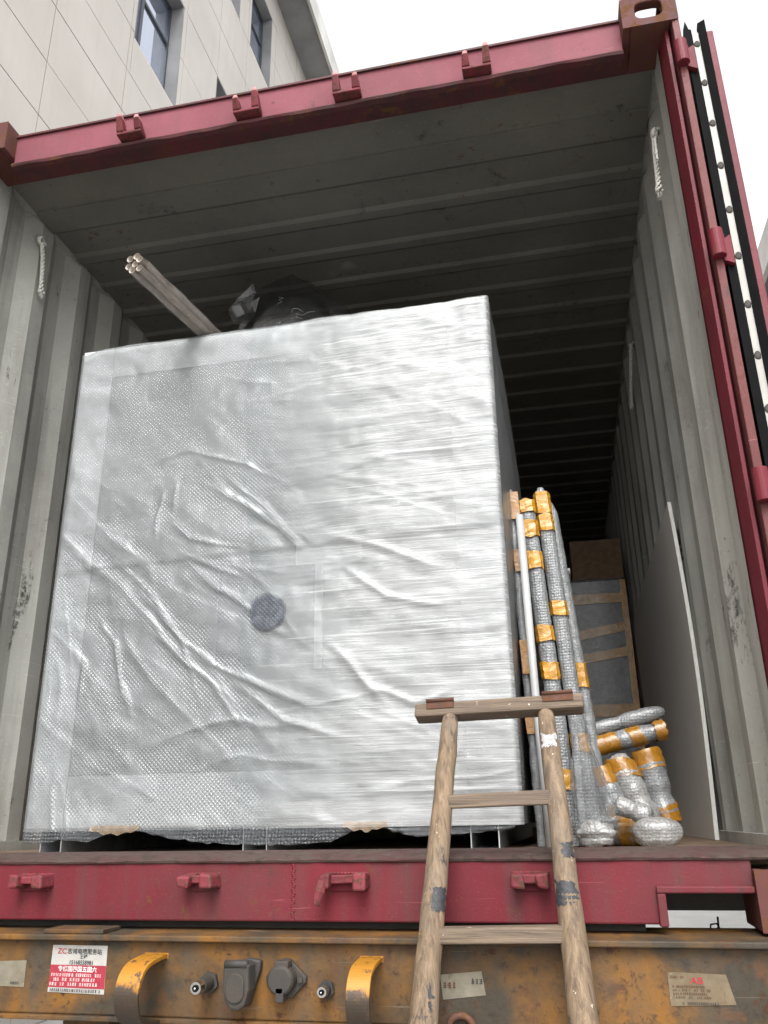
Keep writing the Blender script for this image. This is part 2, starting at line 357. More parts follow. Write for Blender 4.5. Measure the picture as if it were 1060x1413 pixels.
def wloc(o):
    v = Vector((0, 0, 0))
    while o is not None: v += o.location; o = o.parent
    return v
def obj(name, b, mat, parent=None, smooth=False, bevel=0, origin=None, seg=2):
    base = wloc(parent) if parent else Vector(origin or (0, 0, 0))
    me = bpy.data.meshes.new(name); me.from_pydata([tuple(Vector(q) - base) for q in b.v], [], b.f); me.update()
    me.materials.append(M[mat] if isinstance(mat, str) else mat)
    if smooth: me.polygons.foreach_set('use_smooth', [True] * len(me.polygons))
    o = bpy.data.objects.new(name, me); COL.objects.link(o)
    if parent: o.parent = parent
    else: o.location = base
    if bevel:
        md = o.modifiers.new('bevel', 'BEVEL'); md.width = bevel; md.segments = seg; md.limit_method = 'ANGLE'; md.angle_limit = RAD(40)
    return o
def shared(name, me, parent, loc, rot=(0, 0, 0)):     # another object on existing mesh data; loc in world
    o = bpy.data.objects.new(name, me); COL.objects.link(o); o.parent = parent
    o.location = Vector(loc) - wloc(parent); o.rotation_euler = rot; return o
def tag(o, label, cat, group=None):
    o['label'] = label; o['category'] = cat
    if group: o['group'] = group
    return o
def thing(name, loc, label, cat, group=None):
    o = bpy.data.objects.new(name, None); COL.objects.link(o); o.location = loc; o.empty_display_size = .1
    return tag(o, label, cat, group)
def struct(o): o['kind'] = 'structure'; return o
def text(body, size, mat, parent, x, y, z, rot=0, name='lettering', align='LEFT', sx=1.0):
    cu = bpy.data.curves.new('t', 'FONT'); cu.body = body; cu.size = size; cu.align_x = align; cu.fill_mode = 'FRONT'; cu.offset = size * .012
    to = bpy.data.objects.new('t', cu); COL.objects.link(to); bpy.context.view_layer.update()
    me = bpy.data.meshes.new_from_object(to); bpy.data.objects.remove(to); bpy.data.curves.remove(cu)
    me.transform(Matrix.Diagonal((sx, 1, 1, 1)))
    me.materials.clear(); me.materials.append(M[mat])
    o = bpy.data.objects.new(name, me); COL.objects.link(o); o.parent = parent
    o.location = Vector((x, y, z)) - wloc(parent); o.rotation_euler = (RAD(90), rot, 0); return o

GZ = -1.33          # ground below the container's underside
H = 2.591; FLOOR = .150; LEN = 6.058

# ------------------------------------------------------------------ ground
g = obj('ground', B().add([(-400, -400, GZ), (400, -400, GZ), (400, 400, GZ), (-400, 400, GZ)], [(0, 1, 2, 3)]), 'ground', origin=(0, 0, GZ)); struct(g)
ln = obj('road_line', B().box(.2, 3.4, 10.2, 10.35, GZ, GZ + .005), 'road_paint', origin=(1, 10, GZ)); struct(ln)

# ------------------------------------------------------------------ building on the left
BX = -3.859
bl = thing('clad_building', (BX - 4, 2, GZ), 'tall cream panel-clad building with dark framed windows beside the container', 'building')
obj('wall', B().box(BX - 8, BX - .33, -14, 16, GZ, 16.9), 'bwall', bl)
WIN = [(4.98, 6.16, 9.5, 11.46), (7.37, 8.5, 9.5, 11.46), (2.2, 3.35, 9.5, 11.46), (9.9, 11.0, 9.5, 11.46), (6.95, 8.09, 13.5, 15.4), (8.6, 9.66, 13.5, 15.4), (4.6, 5.7, 13.5, 15.4),
       (4.98, 6.16, 5.3, 7.2) if False else (-3.0, -1.9, 9.5, 11.46), (-3.0, -1.9, 5.4, 7.3), (-8.0, -6.9, 5.4, 7.3), (-8.0, -6.9, 9.5, 11.46), (-5.5, -4.4, 1.3, 3.2), (-.6, .5, 13.5, 15.4)]
ycuts = sorted(set([-14, -12.6, -11.2, -9.8, -8.0, -6.9, -5.5, -4.4, -3.0, -1.9, -.6, .5, 1.0, 2.2, 3.53, 4.9, 6.27, 7.37, 8.5, 9.9, 11.2, 12.6, 14.0, 16.0]))
zcuts = [GZ, 0, 1.3, 2.25, 3.2, 4.3, 5.35, 6.08, 6.8, 7.49, 8.25, 8.9, 9.58, 10.5, 11.46, 12.5, 13.5, 14.45, 15.4, 16.2]
def subtract(rects, w):
    out = []
    for (a, b, c, d) in rects:
        y0, y1, z0, z1 = max(a, w[0]), min(b, w[1]), max(c, w[2]), min(d, w[3])
        if y0 >= y1 or z0 >= z1: out.append((a, b, c, d)); continue
        if a < y0: out.append((a, y0, c, d))
        if y1 < b: out.append((y1, b, c, d))
        if c < z0: out.append((y0, y1, c, z0))
        if z1 < d: out.append((y0, y1, z1, d))
    return out
jb = B()
rects = [(-14, 16, GZ, 16.2)]
for w in WIN: rects = subtract(rects, w)
for (a, b, c, d) in rects: jb.box(BX - .33, BX - .012, a, b, c, d)
obj('joint_backing', jb, 'bjoint', bl)
for i in range(len(ycuts) - 1):
    for k in range(len(zcuts) - 1):
        rs = [(ycuts[i], ycuts[i + 1], zcuts[k], zcuts[k + 1])]
        for w in WIN: rs = subtract(rs, w)
        for (a, b, c, d) in rs:
            if b - a < .05 or d - c < .05: continue
            obj('cladding_panel', B().box(BX - .016, BX + random.uniform(-.002, .002), a + .006, b - .006, c + .006, d - .006), 'bwall', bl)
for (a, b, c, d) in WIN:
    r = .20
    fr = B(); wdt = .055
    for q in ((a, a + wdt, c, d), (b - wdt, b, c, d), (a + wdt, b - wdt, c, c + wdt), (a + wdt, b - wdt, d - wdt, d)): fr.box(BX - r - .06, BX - r + .01, q[0], q[1], q[2], q[3])
    ym = a + (b - a) * .36; zm = c + (d - c) * .64
    fr.box(BX - r - .05, BX - r + .005, ym - .03, ym + .03, c + wdt, d - wdt)
    fr.box(BX - r - .05, BX - r + .002, ym + .03, b - wdt, zm - .025, zm + .025)
    w = obj('window', fr, 'wframe', bl)
    obj('pane', B().box(BX - r - .035, BX - r - .025, a + wdt * .5, b - wdt * .5, c + wdt * .5, d - wdt * .5), 'glass', w)
    jm = B(); jm.box(BX - r + .012, BX - .004, b - .02, b + .02, c, d); jm.box(BX - r + .012, BX - .004, a - .02, a + .02, c, d)
    jm.box(BX - r + .012, BX - .004, a + .02, b - .02, d - .02, d + .02)
    obj('reveal', jm, 'bgrey', w)
    obj('sill', B().box(BX - r + .012, BX - .003, a + .021, b - .021, c - .02, c + .02), 'bwhite', w)
ev = obj('eave', B().box(BX - 8, -3.25, -14.5, 16.6, 16.2, 16.62), 'bgrey', bl)
obj('fascia', B().box(-3.249, -3.19, -14.5, 16.6, 16.15, 16.75), 'bwhite', ev)
# ------------------------------------------------------------------ building on the right
br = thing('eaved_building', (8, 14, GZ), 'grey walled building with pale projecting eave behind the open container door', 'building')
obj('wall', B().box(4.75, 11, 7.4, 26, GZ, 7.5), 'bwhite', br)
e2 = obj('eave', B().box(4.07, 11.2, 7.2, 26.2, 7.5, 7.86), 'bgrey', br)
obj('fascia', B().box(4.0, 4.068, 7.1, 26.3, 7.44, 7.9), 'bwhite', e2)
for y0 in (8.6, 11.4, 14.2, 17.0, 19.8):
    for z0 in (1.2, 4.4):
        w = obj('window', B().box(4.70, 4.749, y0, y0 + 1.6, z0, z0 + 1.8), 'wframe', br)
        for q in (0, 1): obj('pane', B().box(4.69, 4.699, y0 + .07 + q * .76, y0 + .77 + q * .76, z0 + .07, z0 + 1.73), 'glass', w)

# ------------------------------------------------------------------ shipping container
ct = thing('shipping_container', (0, 3, 0), 'maroon steel shipping container with its doors open and grey corrugated inside', 'shipping container')
# side walls: trapezoid corrugation
def corr(x_in, x_out, y0, y1, pitch=.278, a=.070, sl=.068):
    pr = []; y = y0; pr.append((x_in, y0))
    y = y0 + .10
    while y + pitch < y1 - .05:
        pr += [(x_in, y), (x_out, y + sl), (x_out, y + sl + a), (x_in, y + 2 * sl + a)]
        y += pitch
    pr.append((x_in, y1)); return pr
for s in (-1, 1):
    pin = corr(s * 1.166, s * 1.200, .10, LEN - .1); pout = [(x + s * .003, y) for x, y in pin]
    wz0, wz1 = .12, 2.50
    obj('side_wall', B().sheet(pin, 'z', wz0, wz1), 'inner_grey', ct)
    obj('side_wall_shell', B().sheet(pout, 'z', wz0, wz1), 'outer_red', ct)
    obj('top_side_rail', B().box(min(s * 1.155, s * 1.215), max(s * 1.155, s * 1.215), .14, LEN - .16, 2.50, 2.56), 'inner_grey', ct)
    obj('bottom_side_rail', B().box(min(s * 1.168, s * 1.215), max(s * 1.168, s * 1.215), .14, LEN - .16, .02, .125), 'outer_red', ct)
    obj('kick_strip', B().box(min(s * 1.150, s * 1.1655), max(s * 1.150, s * 1.1655), .13, LEN - .16, FLOOR, FLOOR + .03), 'inner_grey', ct)
# roof: flat front plate then cross corrugation
pr = [(.13, 2.487), (.345, 2.487), (.350, 2.481), (.42, 2.481)]
y = .46
while y < LEN - .3:
    pr += [(y, 2.481), (y + .018, 2.4905), (y + .150, 2.4905), (y + .168, 2.481)]; y += .209
pr.append((LEN - .1, 2.481))
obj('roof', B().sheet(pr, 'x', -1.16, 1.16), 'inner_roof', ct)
obj('roof_shell', B().sheet([(a, b + .03) for a, b in pr], 'x', -1.20, 1.20), 'outer_red', ct)
obj('roof_seam', B().box(-1.15, 1.15, .338, .346, 2.476, 2.4865), 'inner_roof', ct)
obj('front_wall', B().sheet([(a, b) for b, a in [(LEN - .08 + (.03 if k % 4 in (1, 2) else 0), -1.17 + k * .0975) for k in range(25)]], 'z', .12, 2.5), 'inner_grey', ct)
obj('front_wall_shell', B().sheet([(a, b + .004) for b, a in [(LEN - .08 + (.03 if k % 4 in (1, 2) else 0), -1.17 + k * .0975) for k in range(25)]], 'z', .12, 2.5), 'outer_red', ct)
for k in range(10):
    obj('floor_board', B().box(-1.164 + k * .2328, -1.164 + (k + 1) * .2328 - .003, .142, LEN - .1, .122, FLOOR), 'plywood', ct)
yy = .32
while yy < LEN - .2:
    obj('cross_member', B().box(-1.166, 1.166, yy, yy + .045, .012, .121), 'steel_dark', ct); yy += .36
# corner castings with real oval holes (front ring of a block)
def casting(sx, z0, z1, y0=0.0, y1=.178):
    b = B(); x0, x1 = (1.057, 1.219)
    # frame with an opening in front and underside / top left hollow
    zc = (z0 + z1) / 2 + .002; xc = (x0 + x1) / 2
    n = 24; oval = []
    for k in range(n):
        a = 2 * math.pi * k / n; ca, sa = math.cos(a), math.sin(a)
        oval.append((xc + .040 * math.copysign(abs(ca) ** .55, ca), zc + .0325 * math.copysign(abs(sa) ** .55, sa)))
    rect = []
    for k in range(n):
        a = 2 * math.pi * k / n; ca, sa = math.cos(a), math.sin(a)
        q = 1 / max(abs(ca), abs(sa)); rect.append((xc + (x1 - x0) / 2 * ca * q, (z0 + z1) / 2 + (z1 - z0) / 2 * sa * q))
    vs = [(sx * u, y0, w) for u, w in rect] + [(sx * u, y0, w) for u, w in oval] + [(sx * u, y0 + .030, w) for u, w in oval]
    fs = []
    for k in range(n):
        j = (k + 1) % n; fs.append((k, j, n + j, n + k)); fs.append((n + k, n + j, 2 * n + j, 2 * n + k))
    b.add(vs, fs)
    for (a0, a1, c0, c1) in ((x0, x0 + .022, z0, z1), (x1 - .022, x1, z0, z1)): b.box(min(sx * a0, sx * a1), max(sx * a0, sx * a1), y0 + .001, y1, c0, c1)
    lo, hi = min(sx * (x0 + .022), sx * (x1 - .022)), max(sx * (x0 + .022), sx * (x1 - .022))
    b.box(lo, hi, y0 + .001, y1, z0, z0 + .014)
    # top plate with an aperture, so that sky shows through the front hole
    xa, xb = sx * (xc - .034), sx * (xc + .034); xa, xb = min(xa, xb), max(xa, xb)
    b.box(lo, xa, y0 + .001, y1, z1 - .014, z1 - .001); b.box(xb, hi, y0 + .001, y1, z1 - .014, z1 - .001)
    b.box(xa, xb, y0 + .001, y0 + .028, z1 - .014, z1 - .001); b.box(xa, xb, y0 + .150, y1, z1 - .014, z1 - .001)
    b.box(lo, hi, y1 - .016, y1, z0 + .014, z1 - .060)
    return b
for sx in (-1, 1):
    obj('corner_casting', casting(sx, H - .118, H), 'casting', ct, bevel=.004)
    obj('corner_casting', casting(sx, 0, .118), 'casting', ct, bevel=.004)
    bb = B().box(min(sx * 1.057, sx * 1.219), max(sx * 1.057, sx * 1.219), LEN - .178, LEN, 0, .118)
    obj('corner_casting', bb, 'casting', ct, bevel=.005)
    obj('corner_casting', B().box(min(sx * 1.057, sx * 1.219), max(sx * 1.057, sx * 1.219), LEN - .178, LEN, H - .118, H), 'casting', ct, bevel=.005)
    obj('front_corner_post', B().box(min(sx * 1.13, sx * 1.215), max(sx * 1.13, sx * 1.215), LEN - .11, LEN - .005, .118, H - .118), 'outer_red', ct)
    # rear corner posts
    z0, z1 = .117, H - .117
    inner = [(1.168, .128), (1.170, .100), (1.1795, .046), (1.1815, .038), (1.190, .036), (1.195, .046), (1.197, .150), (1.168, .150)]
    obj('corner_post', B().prism([(sx * u, w) for u, w in inner], 'z', z0, z1), 'post_red', ct)
    outer = [(1.199, .006), (1.219, .003), (1.219, .16), (1.199, .16)]
    obj('post_outer_bar', B().prism([(sx * u, w) for u, w in outer], 'z', z0, z1), 'post_skylit', ct, bevel=.002)
    for hz in (2.33, 1.65, .958, .28):
        kn = B().tube([(sx * 1.208, -.006, hz - .042), (sx * 1.208, -.006, hz + .042)], .0185, 20)
        kn.prism([(sx * 1.199, .002), (sx * 1.199, .022), (sx * 1.231, .022), (sx * 1.231, .002)], 'z', hz - .042, hz + .036)
        k = obj('hinge', kn, 'post_red', ct, smooth=False, bevel=.002)
        obj('hinge_blade', B().hexa([(sx * 1.2195, -.004, hz - .052), (sx * 1.246, .002, hz - .062), (sx * 1.246, .03, hz - .062), (sx * 1.2195, .022, hz - .052),
                                     (sx * 1.2195, -.004, hz + .010), (sx * 1.246, .002, hz + .030), (sx * 1.246, .03, hz + .030), (sx * 1.2195, .022, hz + .010)]), 'post_red', k)
# header: faded front face, dirty lip, dark underside
obj('door_header', B().prism([(.062, 2.448), (.058, 2.566), (.062, 2.572), (.14, 2.578), (.14, 2.436), (.066, 2.434)], 'x', -1.057, 1.057), 'header_red', ct)
lip = B(); nx = 160
prof = [(.070, 2.450), (.052, 2.447), (.046, 2.438), (.050, 2.430), (.070, 2.428), (.137, 2.4335)]
P = np.zeros((len(prof), nx + 1, 3))
for j in range(nx + 1):
    x = -1.057 + 2.114 * j / nx; w = .0016 * math.sin(x * 13) + .0012 * math.sin(x * 41 + 1)
    for i, (a, c) in enumerate(prof): P[i, j] = (x, a + (w * 1.3 if i in (1, 2, 3) else 0), c + (w if i in (1, 2) else 0))
lip.grid(P); obj('header_lip', lip, 'dirty_red', ct, smooth=False)
obj('header_top_edge', B().box(-1.057, 1.057, .050, .060, 2.563, 2.571), 'dirty_red', ct)
# header keepers: cradles with two prongs
for x, fl in ((-.588, 1), (-.163, -1), (.182, 1), (.607, -1)):
    kb = B(); kb.box(x - .046, x + .046, .018, .0585, 2.4515, 2.462)
    kp = obj('keeper', kb, 'keeper', ct, bevel=.003)
    for q, hh in ((-1, .062 if fl > 0 else .044), (1, .044 if fl > 0 else .062)):
        xa = x + q * .033
        zt_ = 2.462 + hh
        obj('prong', B().hexa([(xa - .013, .016, 2.462), (xa + .013, .016, 2.462), (xa + .013, .058, 2.462), (xa - .013, .058, 2.462),
                               (xa - .010, -.002, zt_ - .012), (xa + .010, -.002, zt_ - .012), (xa + .010, .030, zt_ - .012), (xa - .010, .030, zt_ - .012)]), 'keeper', kp, bevel=.003)
        obj('prong_tip', B().hexa([(xa - .0098, -.002, zt_ - .012), (xa + .0098, -.002, zt_ - .012), (xa + .0098, .029, zt_ - .012), (xa - .0098, .029, zt_ - .012),
                                   (xa - .006, .000, zt_ + .004), (xa + .006, .000, zt_ + .004), (xa + .006, .022, zt_ + .004), (xa - .006, .022, zt_ + .004)]), 'keeper_tip_lit', kp, bevel=.003)
# sill with a recess next to each bottom casting
sp = [(-1.057, .072), (-1.057, .1385), (1.057, .1385), (1.057, .072), (.877, .072), (.877, .012), (-.877, .012), (-.877, .072)]
obj('door_sill', B().prism(sp, 'y', .022, .128), 'sill_red', ct, bevel=.004)
for s in (-1, 1):
    fl = B(); a, b = (.877, 1.056)
    fl.box(min(s * .860, s * b), max(s * .860, s * b), .010, .126, .0725, .0865)
    fl.box(min(s * .860, s * .878), max(s * .860, s * .878), .0105, .126, .008, .0722)
    obj('recess_flange', fl, 'sill_red', ct, bevel=.003)
tp = B(); prof = [(.030, .133), (.017, .137), (.015, .1415), (.023, .1455), (.060, .1535), (.140, .1605), (.146, .149)]
P = np.zeros((len(prof), nx + 1, 3))
for j in range(nx + 1):
    x = -1.16 + 2.32 * j / nx; w = .0011 * math.sin(x * 17) + .0009 * math.sin(x * 53 + 2) + .0006 * math.sin(x * 121)
    for i, (a, c) in enumerate(prof): P[i, j] = (x, a + w * (i in (1, 2, 3)), c + w * .8 * (i in (2, 3, 4)))
tp.grid(P); obj('threshold_plate', tp, 'threshold', ct)
ws = B()
for k in range(26): ws.blob((.058 + .0015 * math.sin(k * 1.7), .0215, .016 + k * .0046), (.0045, .0022, .0034), 5, .1, 2, k)
obj('weld_seam', ws, 'sill_red', ct, True)
# sill keepers: battered lugs
def rough_box(x0, x1, y0, y1, z0, z1, seed, a=.0022):
    r = random.Random(seed); b = B().box(x0, x1, y0, y1, z0, z1)
    b.v = [(q[0] + r.uniform(-a, a), q[1] + (r.uniform(-a, a) if q[1] < .015 else 0), q[2] + r.uniform(-a, a)) for q in b.v]; return b
for q_, (x0, x1, drop) in enumerate(((-.648, -.556, 0), (-.208, -.120, 0), (.132, .238, 1), (.560, .642, 0))):
    k_ = obj('sill_keeper', rough_box(x0 + .012, x1 - .012, -.012, .0235, .094, .111, q_), 'keeper', ct, bevel=.003)
    obj('keeper_jaw', rough_box(x0, x0 + .027, -.030, .0235, .084, .1135, 10 + q_, .004), 'keeper', k_, bevel=.005)
    obj('keeper_jaw', rough_box(x1 - .030, x1, -.034, .0235, .083, .116, 20 + q_, .004), 'keeper', k_, bevel=.005)
    obj('keeper_plate', B().box(x0 + .006, x1 - .006, .016, .0236, .076, .093), 'sill_red', k_, bevel=.002)
    wb_ = B()
    for m_ in range(12): wb_.blob((x0 + .006 + (x1 - x0 - .012) * m_ / 11, .0225, .1135), (.0046, .003, .003), 5, .1, 2, m_)
    obj('weld_bead', wb_, 'keeper', k_, True)
    if drop: obj('bent_tab', B().tube([(x0 + .008, -.018, .100), (x0 + .004, -.030, .078), (x0 - .004, -.032, .052)], [.013, .0125, .009], 6), 'keeper', k_, bevel=.002)
# opened doors, folded back along the outside of the container
for s in (-1, 1):
    xa, xb = 1.252, 1.306
    d = obj('door', B().box(min(s * xa, s * xb), max(s * xa, s * xb), .045, 1.21, .16, 2.42), 'outer_red', ct, bevel=.004)
    obj('door_edge', B().box(min(s * 1.292, s * 1.312), max(s * 1.292, s * 1.312), .022, .0445, .155, 2.425), 'post_red', d, bevel=.003)
    gl = B(); gl.prism([(s * 1.228, .012), (s * 1.252, .020), (s * 1.2535, .0445), (s * 1.232, .0445)], 'z', .15, 2.44)
    gl.add([(s * 1.229, .013, 2.44), (s * 1.246, .02, 2.44), (s * 1.236, .035, 2.44), (s * 1.238, .018, 2.475)], [(0, 1, 3), (1, 2, 3), (2, 0, 3)])
    obj('gasket', gl, 'black_rubber', d)
    obj('gasket', B().prism([(s * 1.272, .020), (s * 1.291, .010), (s * 1.291, .0445), (s * 1.274, .0445)], 'z', .15, 2.46), 'black_rubber', d)
    obj('retaining_strip', B().box(min(s * 1.254, s * 1.2715), max(s * 1.254, s * 1.2715), .026, .0445, .16, 2.43), 'gasket_strip', d)
    rv = None
    for k in range(15):
        z = 2.385 - .152 * k
        if rv is None:
            b = B().blob((0, 0, 0), (.0086, .0028, .0125), 8, .15); o = obj('rivet', b, 'rivet', None, True); rv = o.data; o.parent = d; o.location = Vector((s * 1.2625, .025, z)) - wloc(d)
        else: shared('rivet', rv, d, (s * 1.2625, .025, z))
    for by in (.35, .85): obj('locking_bar', B().tube([(s * 1.238, by, .12), (s * 1.238, by, 2.47)], .0125, 10), 'galv', d, True)
# lashing rings
for (x, y, z) in ((-1.152, .385, 2.385), (1.152, .268, 2.292), (1.152, 1.55, 2.27)):
    a = [(x, y + .018 * math.cos(t), z + .018 * math.sin(t)) for t in np.linspace(0, 2 * math.pi, 18)]
    s = 1 if x > 0 else -1
    rb = B().tube(a, .005, 8, False); rb.box(min(x, s * 1.168), max(x, s * 1.168), y - .012, y + .012, z + .010, z + .022)
    obj('lashing_ring', rb, 'inner_grey', ct, True)

# ------------------------------------------------------------------ trailer
tr = thing('container_trailer', (0, 3, GZ), 'rusty orange and brown skeletal trailer carrying the container', 'trailer')
FY = -.050
obj('rear_beam', B().box(-1.22, 1.22, FY, FY + .12, -.170, -.0205), 'trailer_paint', tr, bevel=.003)
obj('top_flange', B().box(-1.24, 1.24, FY - .022, .16, -.0200, -.0075), 'trailer_paint', tr, bevel=.003)
obj('bottom_flange', B().box(-1.22, 1.22, FY - .012, .14, -.180, -.1705), 'trailer_paint', tr, bevel=.002)
obj('shim_plate', B().box(-.515, -.365, FY - .012, .02, -.0072, .002), 'trailer_paint', tr, bevel=.002)
for sx in (-1, 1):
    obj('twist_lock', B().box(min(sx * 1.07, sx * 1.2), max(sx * 1.07, sx * 1.2), .01, .17, -.0075, .0008), 'steel_dark', tr)
    obj('twist_lock', B().box(min(sx * 1.07, sx * 1.2), max(sx * 1.07, sx * 1.2), LEN - .17, LEN - .01, -.02, .0008), 'steel_dark', tr)
    obj('chassis_rail', B().box(min(sx * .40, sx * .52), max(sx * .40, sx * .52), .07, 7.2, -.42, -.0205), 'trailer_paint', tr)
    obj('landing_leg', B().box(min(sx * .55, sx * .68), max(sx * .55, sx * .68), 5.4, 5.53, GZ, -.05), 'steel_dark', tr)
obj('gap_blocker', B().box(-1.2, .835, .085, .16, -.0072, .0105), 'steel_dark', tr)  # added dark bar, blocks the bright ground in the gap under the sill
obj('front_bolster', B().box(-1.2, 1.2, LEN - .2, LEN, -.17, -.0205), 'trailer_paint', tr)
for ay in (1.5, 2.8):
    obj('axle', B().tube([(-1.0, ay, GZ + .5), (1.0, ay, GZ + .5)], .07, 14), 'steel_dark', tr, True)
    for sx in (-1, 1):
        obj('leaf_spring', B().box(min(sx * .42, sx * .50), max(sx * .42, sx * .50), ay - .5, ay + .5, GZ + .56, -.42), 'steel_dark', tr)
        for xo in (.62, .94):
            wb = B()
            prof = [(.28, -.10), (.46, -.125), (.50, -.11), (.50, .11), (.46, .125), (.28, .10)]
            ring = []
            for k in range(28):
                a = 2 * math.pi * k / 28; ring.append([(sx * xo + w, ay + r * math.cos(a), GZ + .5 + r * math.sin(a)) for r, w in prof])
            vs = [q for rr in ring for q in rr]; m = len(prof)
            fs = [(k * m + i, k * m + (i + 1) % m, ((k + 1) % 28) * m + (i + 1) % m, ((k + 1) % 28) * m + i) for k in range(28) for i in range(m)]
            wb.add(vs, fs); wh = obj('wheel', wb, 'tyre', tr)
            obj('rim', B().tube([(sx * xo - .08, ay, GZ + .5), (sx * xo + .08, ay, GZ + .5)], .279, 24), 'steel_dark', wh)
# bent strap guards
def strap(x0, x1):
    pts = [(FY, -.046), (-.085, -.047), (-.130, -.052), (-.160, -.066), (-.176, -.088), (-.180, -.112), (-.172, -.138), (-.152, -.160), (-.115, -.174), (FY - .01, -.182)]
    # resample smooth
    q = []
    for i in range(len(pts) - 1):
        for k in range(4):
            t = k / 4; p0, p1, p2, p3 = [np.array(pts[min(max(i + d, 0), len(pts) - 1)]) for d in (-1, 0, 1, 2)]
            q.append(.5 * (2 * p1 + (p2 - p0) * t + (2 * p0 - 5 * p1 + 4 * p2 - p3) * t * t + (3 * p1 - p0 - 3 * p2 + p3) * t ** 3))
    q.append(np.array(pts[-1])); q = np.array(q); d = np.gradient(q, axis=0); d /= np.linalg.norm(d, axis=1)[:, None]
    nrm = np.stack([-d[:, 1], d[:, 0]], 1); inn = q + nrm * .009
    b = B(); n = len(q)
    wd = [1 if i < n * .72 else 1 - .12 * (i - n * .72) / (n * .28) for i in range(n)]
    vs = []
    for i in range(n):
        xm, hw = (x0 + x1) / 2, (x1 - x0) / 2 * wd[i]
        vs += [(xm - hw, q[i, 0], q[i, 1]), (xm + hw, q[i, 0], q[i, 1]), (xm + hw, inn[i, 0], inn[i, 1]), (xm - hw, inn[i, 0], inn[i, 1])]
    fs = [(4 * i + k, 4 * i + (k + 1) % 4, 4 * i + 4 + (k + 1) % 4, 4 * i + 4 + k) for i in range(n - 1) for k in range(4)] + [(0, 1, 2, 3), (4 * n - 4, 4 * n - 1, 4 * n - 2, 4 * n - 3)]
    return b.add(vs, fs)
for x0, x1 in ((-.262, -.208), (.234, .282)):
    obj('guard_strap', strap(x0, x1), 'hook', tr, smooth=False, bevel=.0015)
# electrical sockets
def rounded(cx, cz, w, h, r, n=5):
    o = []
    for (sx, sz, a0) in ((1, 1, 0), (-1, 1, 90), (-1, -1, 180), (1, -1, 270)):
        for k in range(n + 1):
            a = RAD(a0 + 90 * k / n); o.append((cx + sx * (w - r) + r * math.cos(a), cz + sz * (h - r) + r * math.sin(a)))
    return o
s1 = obj('trailer_socket', B().prism([(-.012, -.050), (.017, -.054), (.015, -.075), (-.008, -.142), (-.040, -.140), (-.046, -.06)], 'y', FY - .018, FY), 'steel_dark', tr, bevel=.004)
b = B(); pr_ = [(a - .014, c) for a, c in [(-.038, -.060), (-.030, -.052), (.014, -.052), (.020, -.060), (.022, -.105), (.012, -.135), (-.003, -.143), (-.018, -.141), (-.030, -.130), (-.038, -.105)]]
b.prism(pr_, 'y', FY - .062, FY - .0185); obj('socket_lid', b, 'steel_dark', s1, bevel=.006)
b = B(); b.tube([(-.048, FY - .058, -.056), (.002, FY - .058, -.056)], .008, 10); obj('lid_hinge', b, 'steel_dark', s1, True)
b = B(); b.prism(rounded(-.022, -.1, .020, .028, .018), 'y', FY - .067, FY - .063); obj('lid_boss', b, 'steel_dark', s1, bevel=.002)
s2 = obj('trailer_socket', B().prism([(.068, -.050), (.082, -.052), (.118, -.085), (.116, -.096), (.086, -.126), (.062, -.128), (.028, -.096), (.026, -.086), (.056, -.054)], 'y', FY - .012, FY), 'steel_dark', tr, bevel=.003)
b = B(); b.tube([(.069, FY - .012, -.088), (.069, FY - .040, -.088), (.069, FY - .046, -.088)], [.029, .029, .025], 22); b.box(.060, .078, FY - .046, FY - .012, -.128, -.10); b.box(.054, .086, FY - .040, FY - .012, -.064, -.052)
obj('socket_lid', b, 'steel_dark', s2, bevel=.002)
for q in (.038, .106): obj('socket_bolt', B().tube([(q, FY - .020, -.090), (q, FY - .012, -.090)], .006, 6), 'steel_dark', s2)
# air couplings
for x, z, L, r in ((-.105, -.100, .075, .015), (.160, -.108, .040, .0125)):
    b = B().tube([(x, FY, z), (x, FY - L * .75, z)], r, 16); b.tube([(x, FY, z), (x, FY - .01, z)], r * 1.5, 6)
    c = obj('air_coupling', b, 'steel_dark', tr)
    e = B().tube([(x, FY - L * .75, z), (x, FY - L, z)], [r * .95, r * .8], 16); obj('coupling_nozzle', e, 'chrome', c)
    obj('coupling_bore', B().tube([(x, FY - L - .001, z), (x, FY - L - .003, z)], r * .45, 12), 'black_rubber', c)
    obj('coupling_pin', B().blob((x, FY - L - .004, z), (r * .2, .003, r * .2), 6, 0), 'chrome', c, True)
obj('air_coupling', B().tube([(1.062, FY, -.115), (1.062, FY - .04, -.115)], .02, 14), 'steel_dark', tr)
obj('tow_eye', B().tube([(.445 + .024 * math.cos(t), FY - .012, -.168 + .020 * math.sin(t)) for t in np.linspace(0, math.pi, 12)], .007, 8), 'rusty', tr, True)
# stickers on the beam
SY = FY - .0015
def quad_sheet(name, p4, mat, parent, y=SY, th=.0008, curl=0):
    b = B(); b.hexa([(p4[0][0], y, p4[0][1]), (p4[1][0], y, p4[1][1]), (p4[1][0], y + th, p4[1][1]), (p4[0][0], y + th, p4[0][1]),
                     (p4[3][0], y, p4[3][1]), (p4[2][0], y, p4[2][1]), (p4[2][0], y + th, p4[2][1]), (p4[3][0], y + th, p4[3][1])])
    return obj(name, b, mat, parent)
st = quad_sheet('sticker', [(-.4945, -.1265), (-.3545, -.1295), (-.3555, -.032), (-.4925, -.0315)], 'sticker_white', tr)
st['label'] = 'red and white service station sticker'
quad_sheet('red_field', [(-.4940, -.1165), (-.3550, -.1190), (-.3552, -.0725), (-.4930, -.0715)], 'sticker_red', st, SY - .0005)
ty = SY - .0013
text('ZC', .0155, 'ink_red', st, -.4790, ty, -.0485, RAD(.8), sx=1.1)
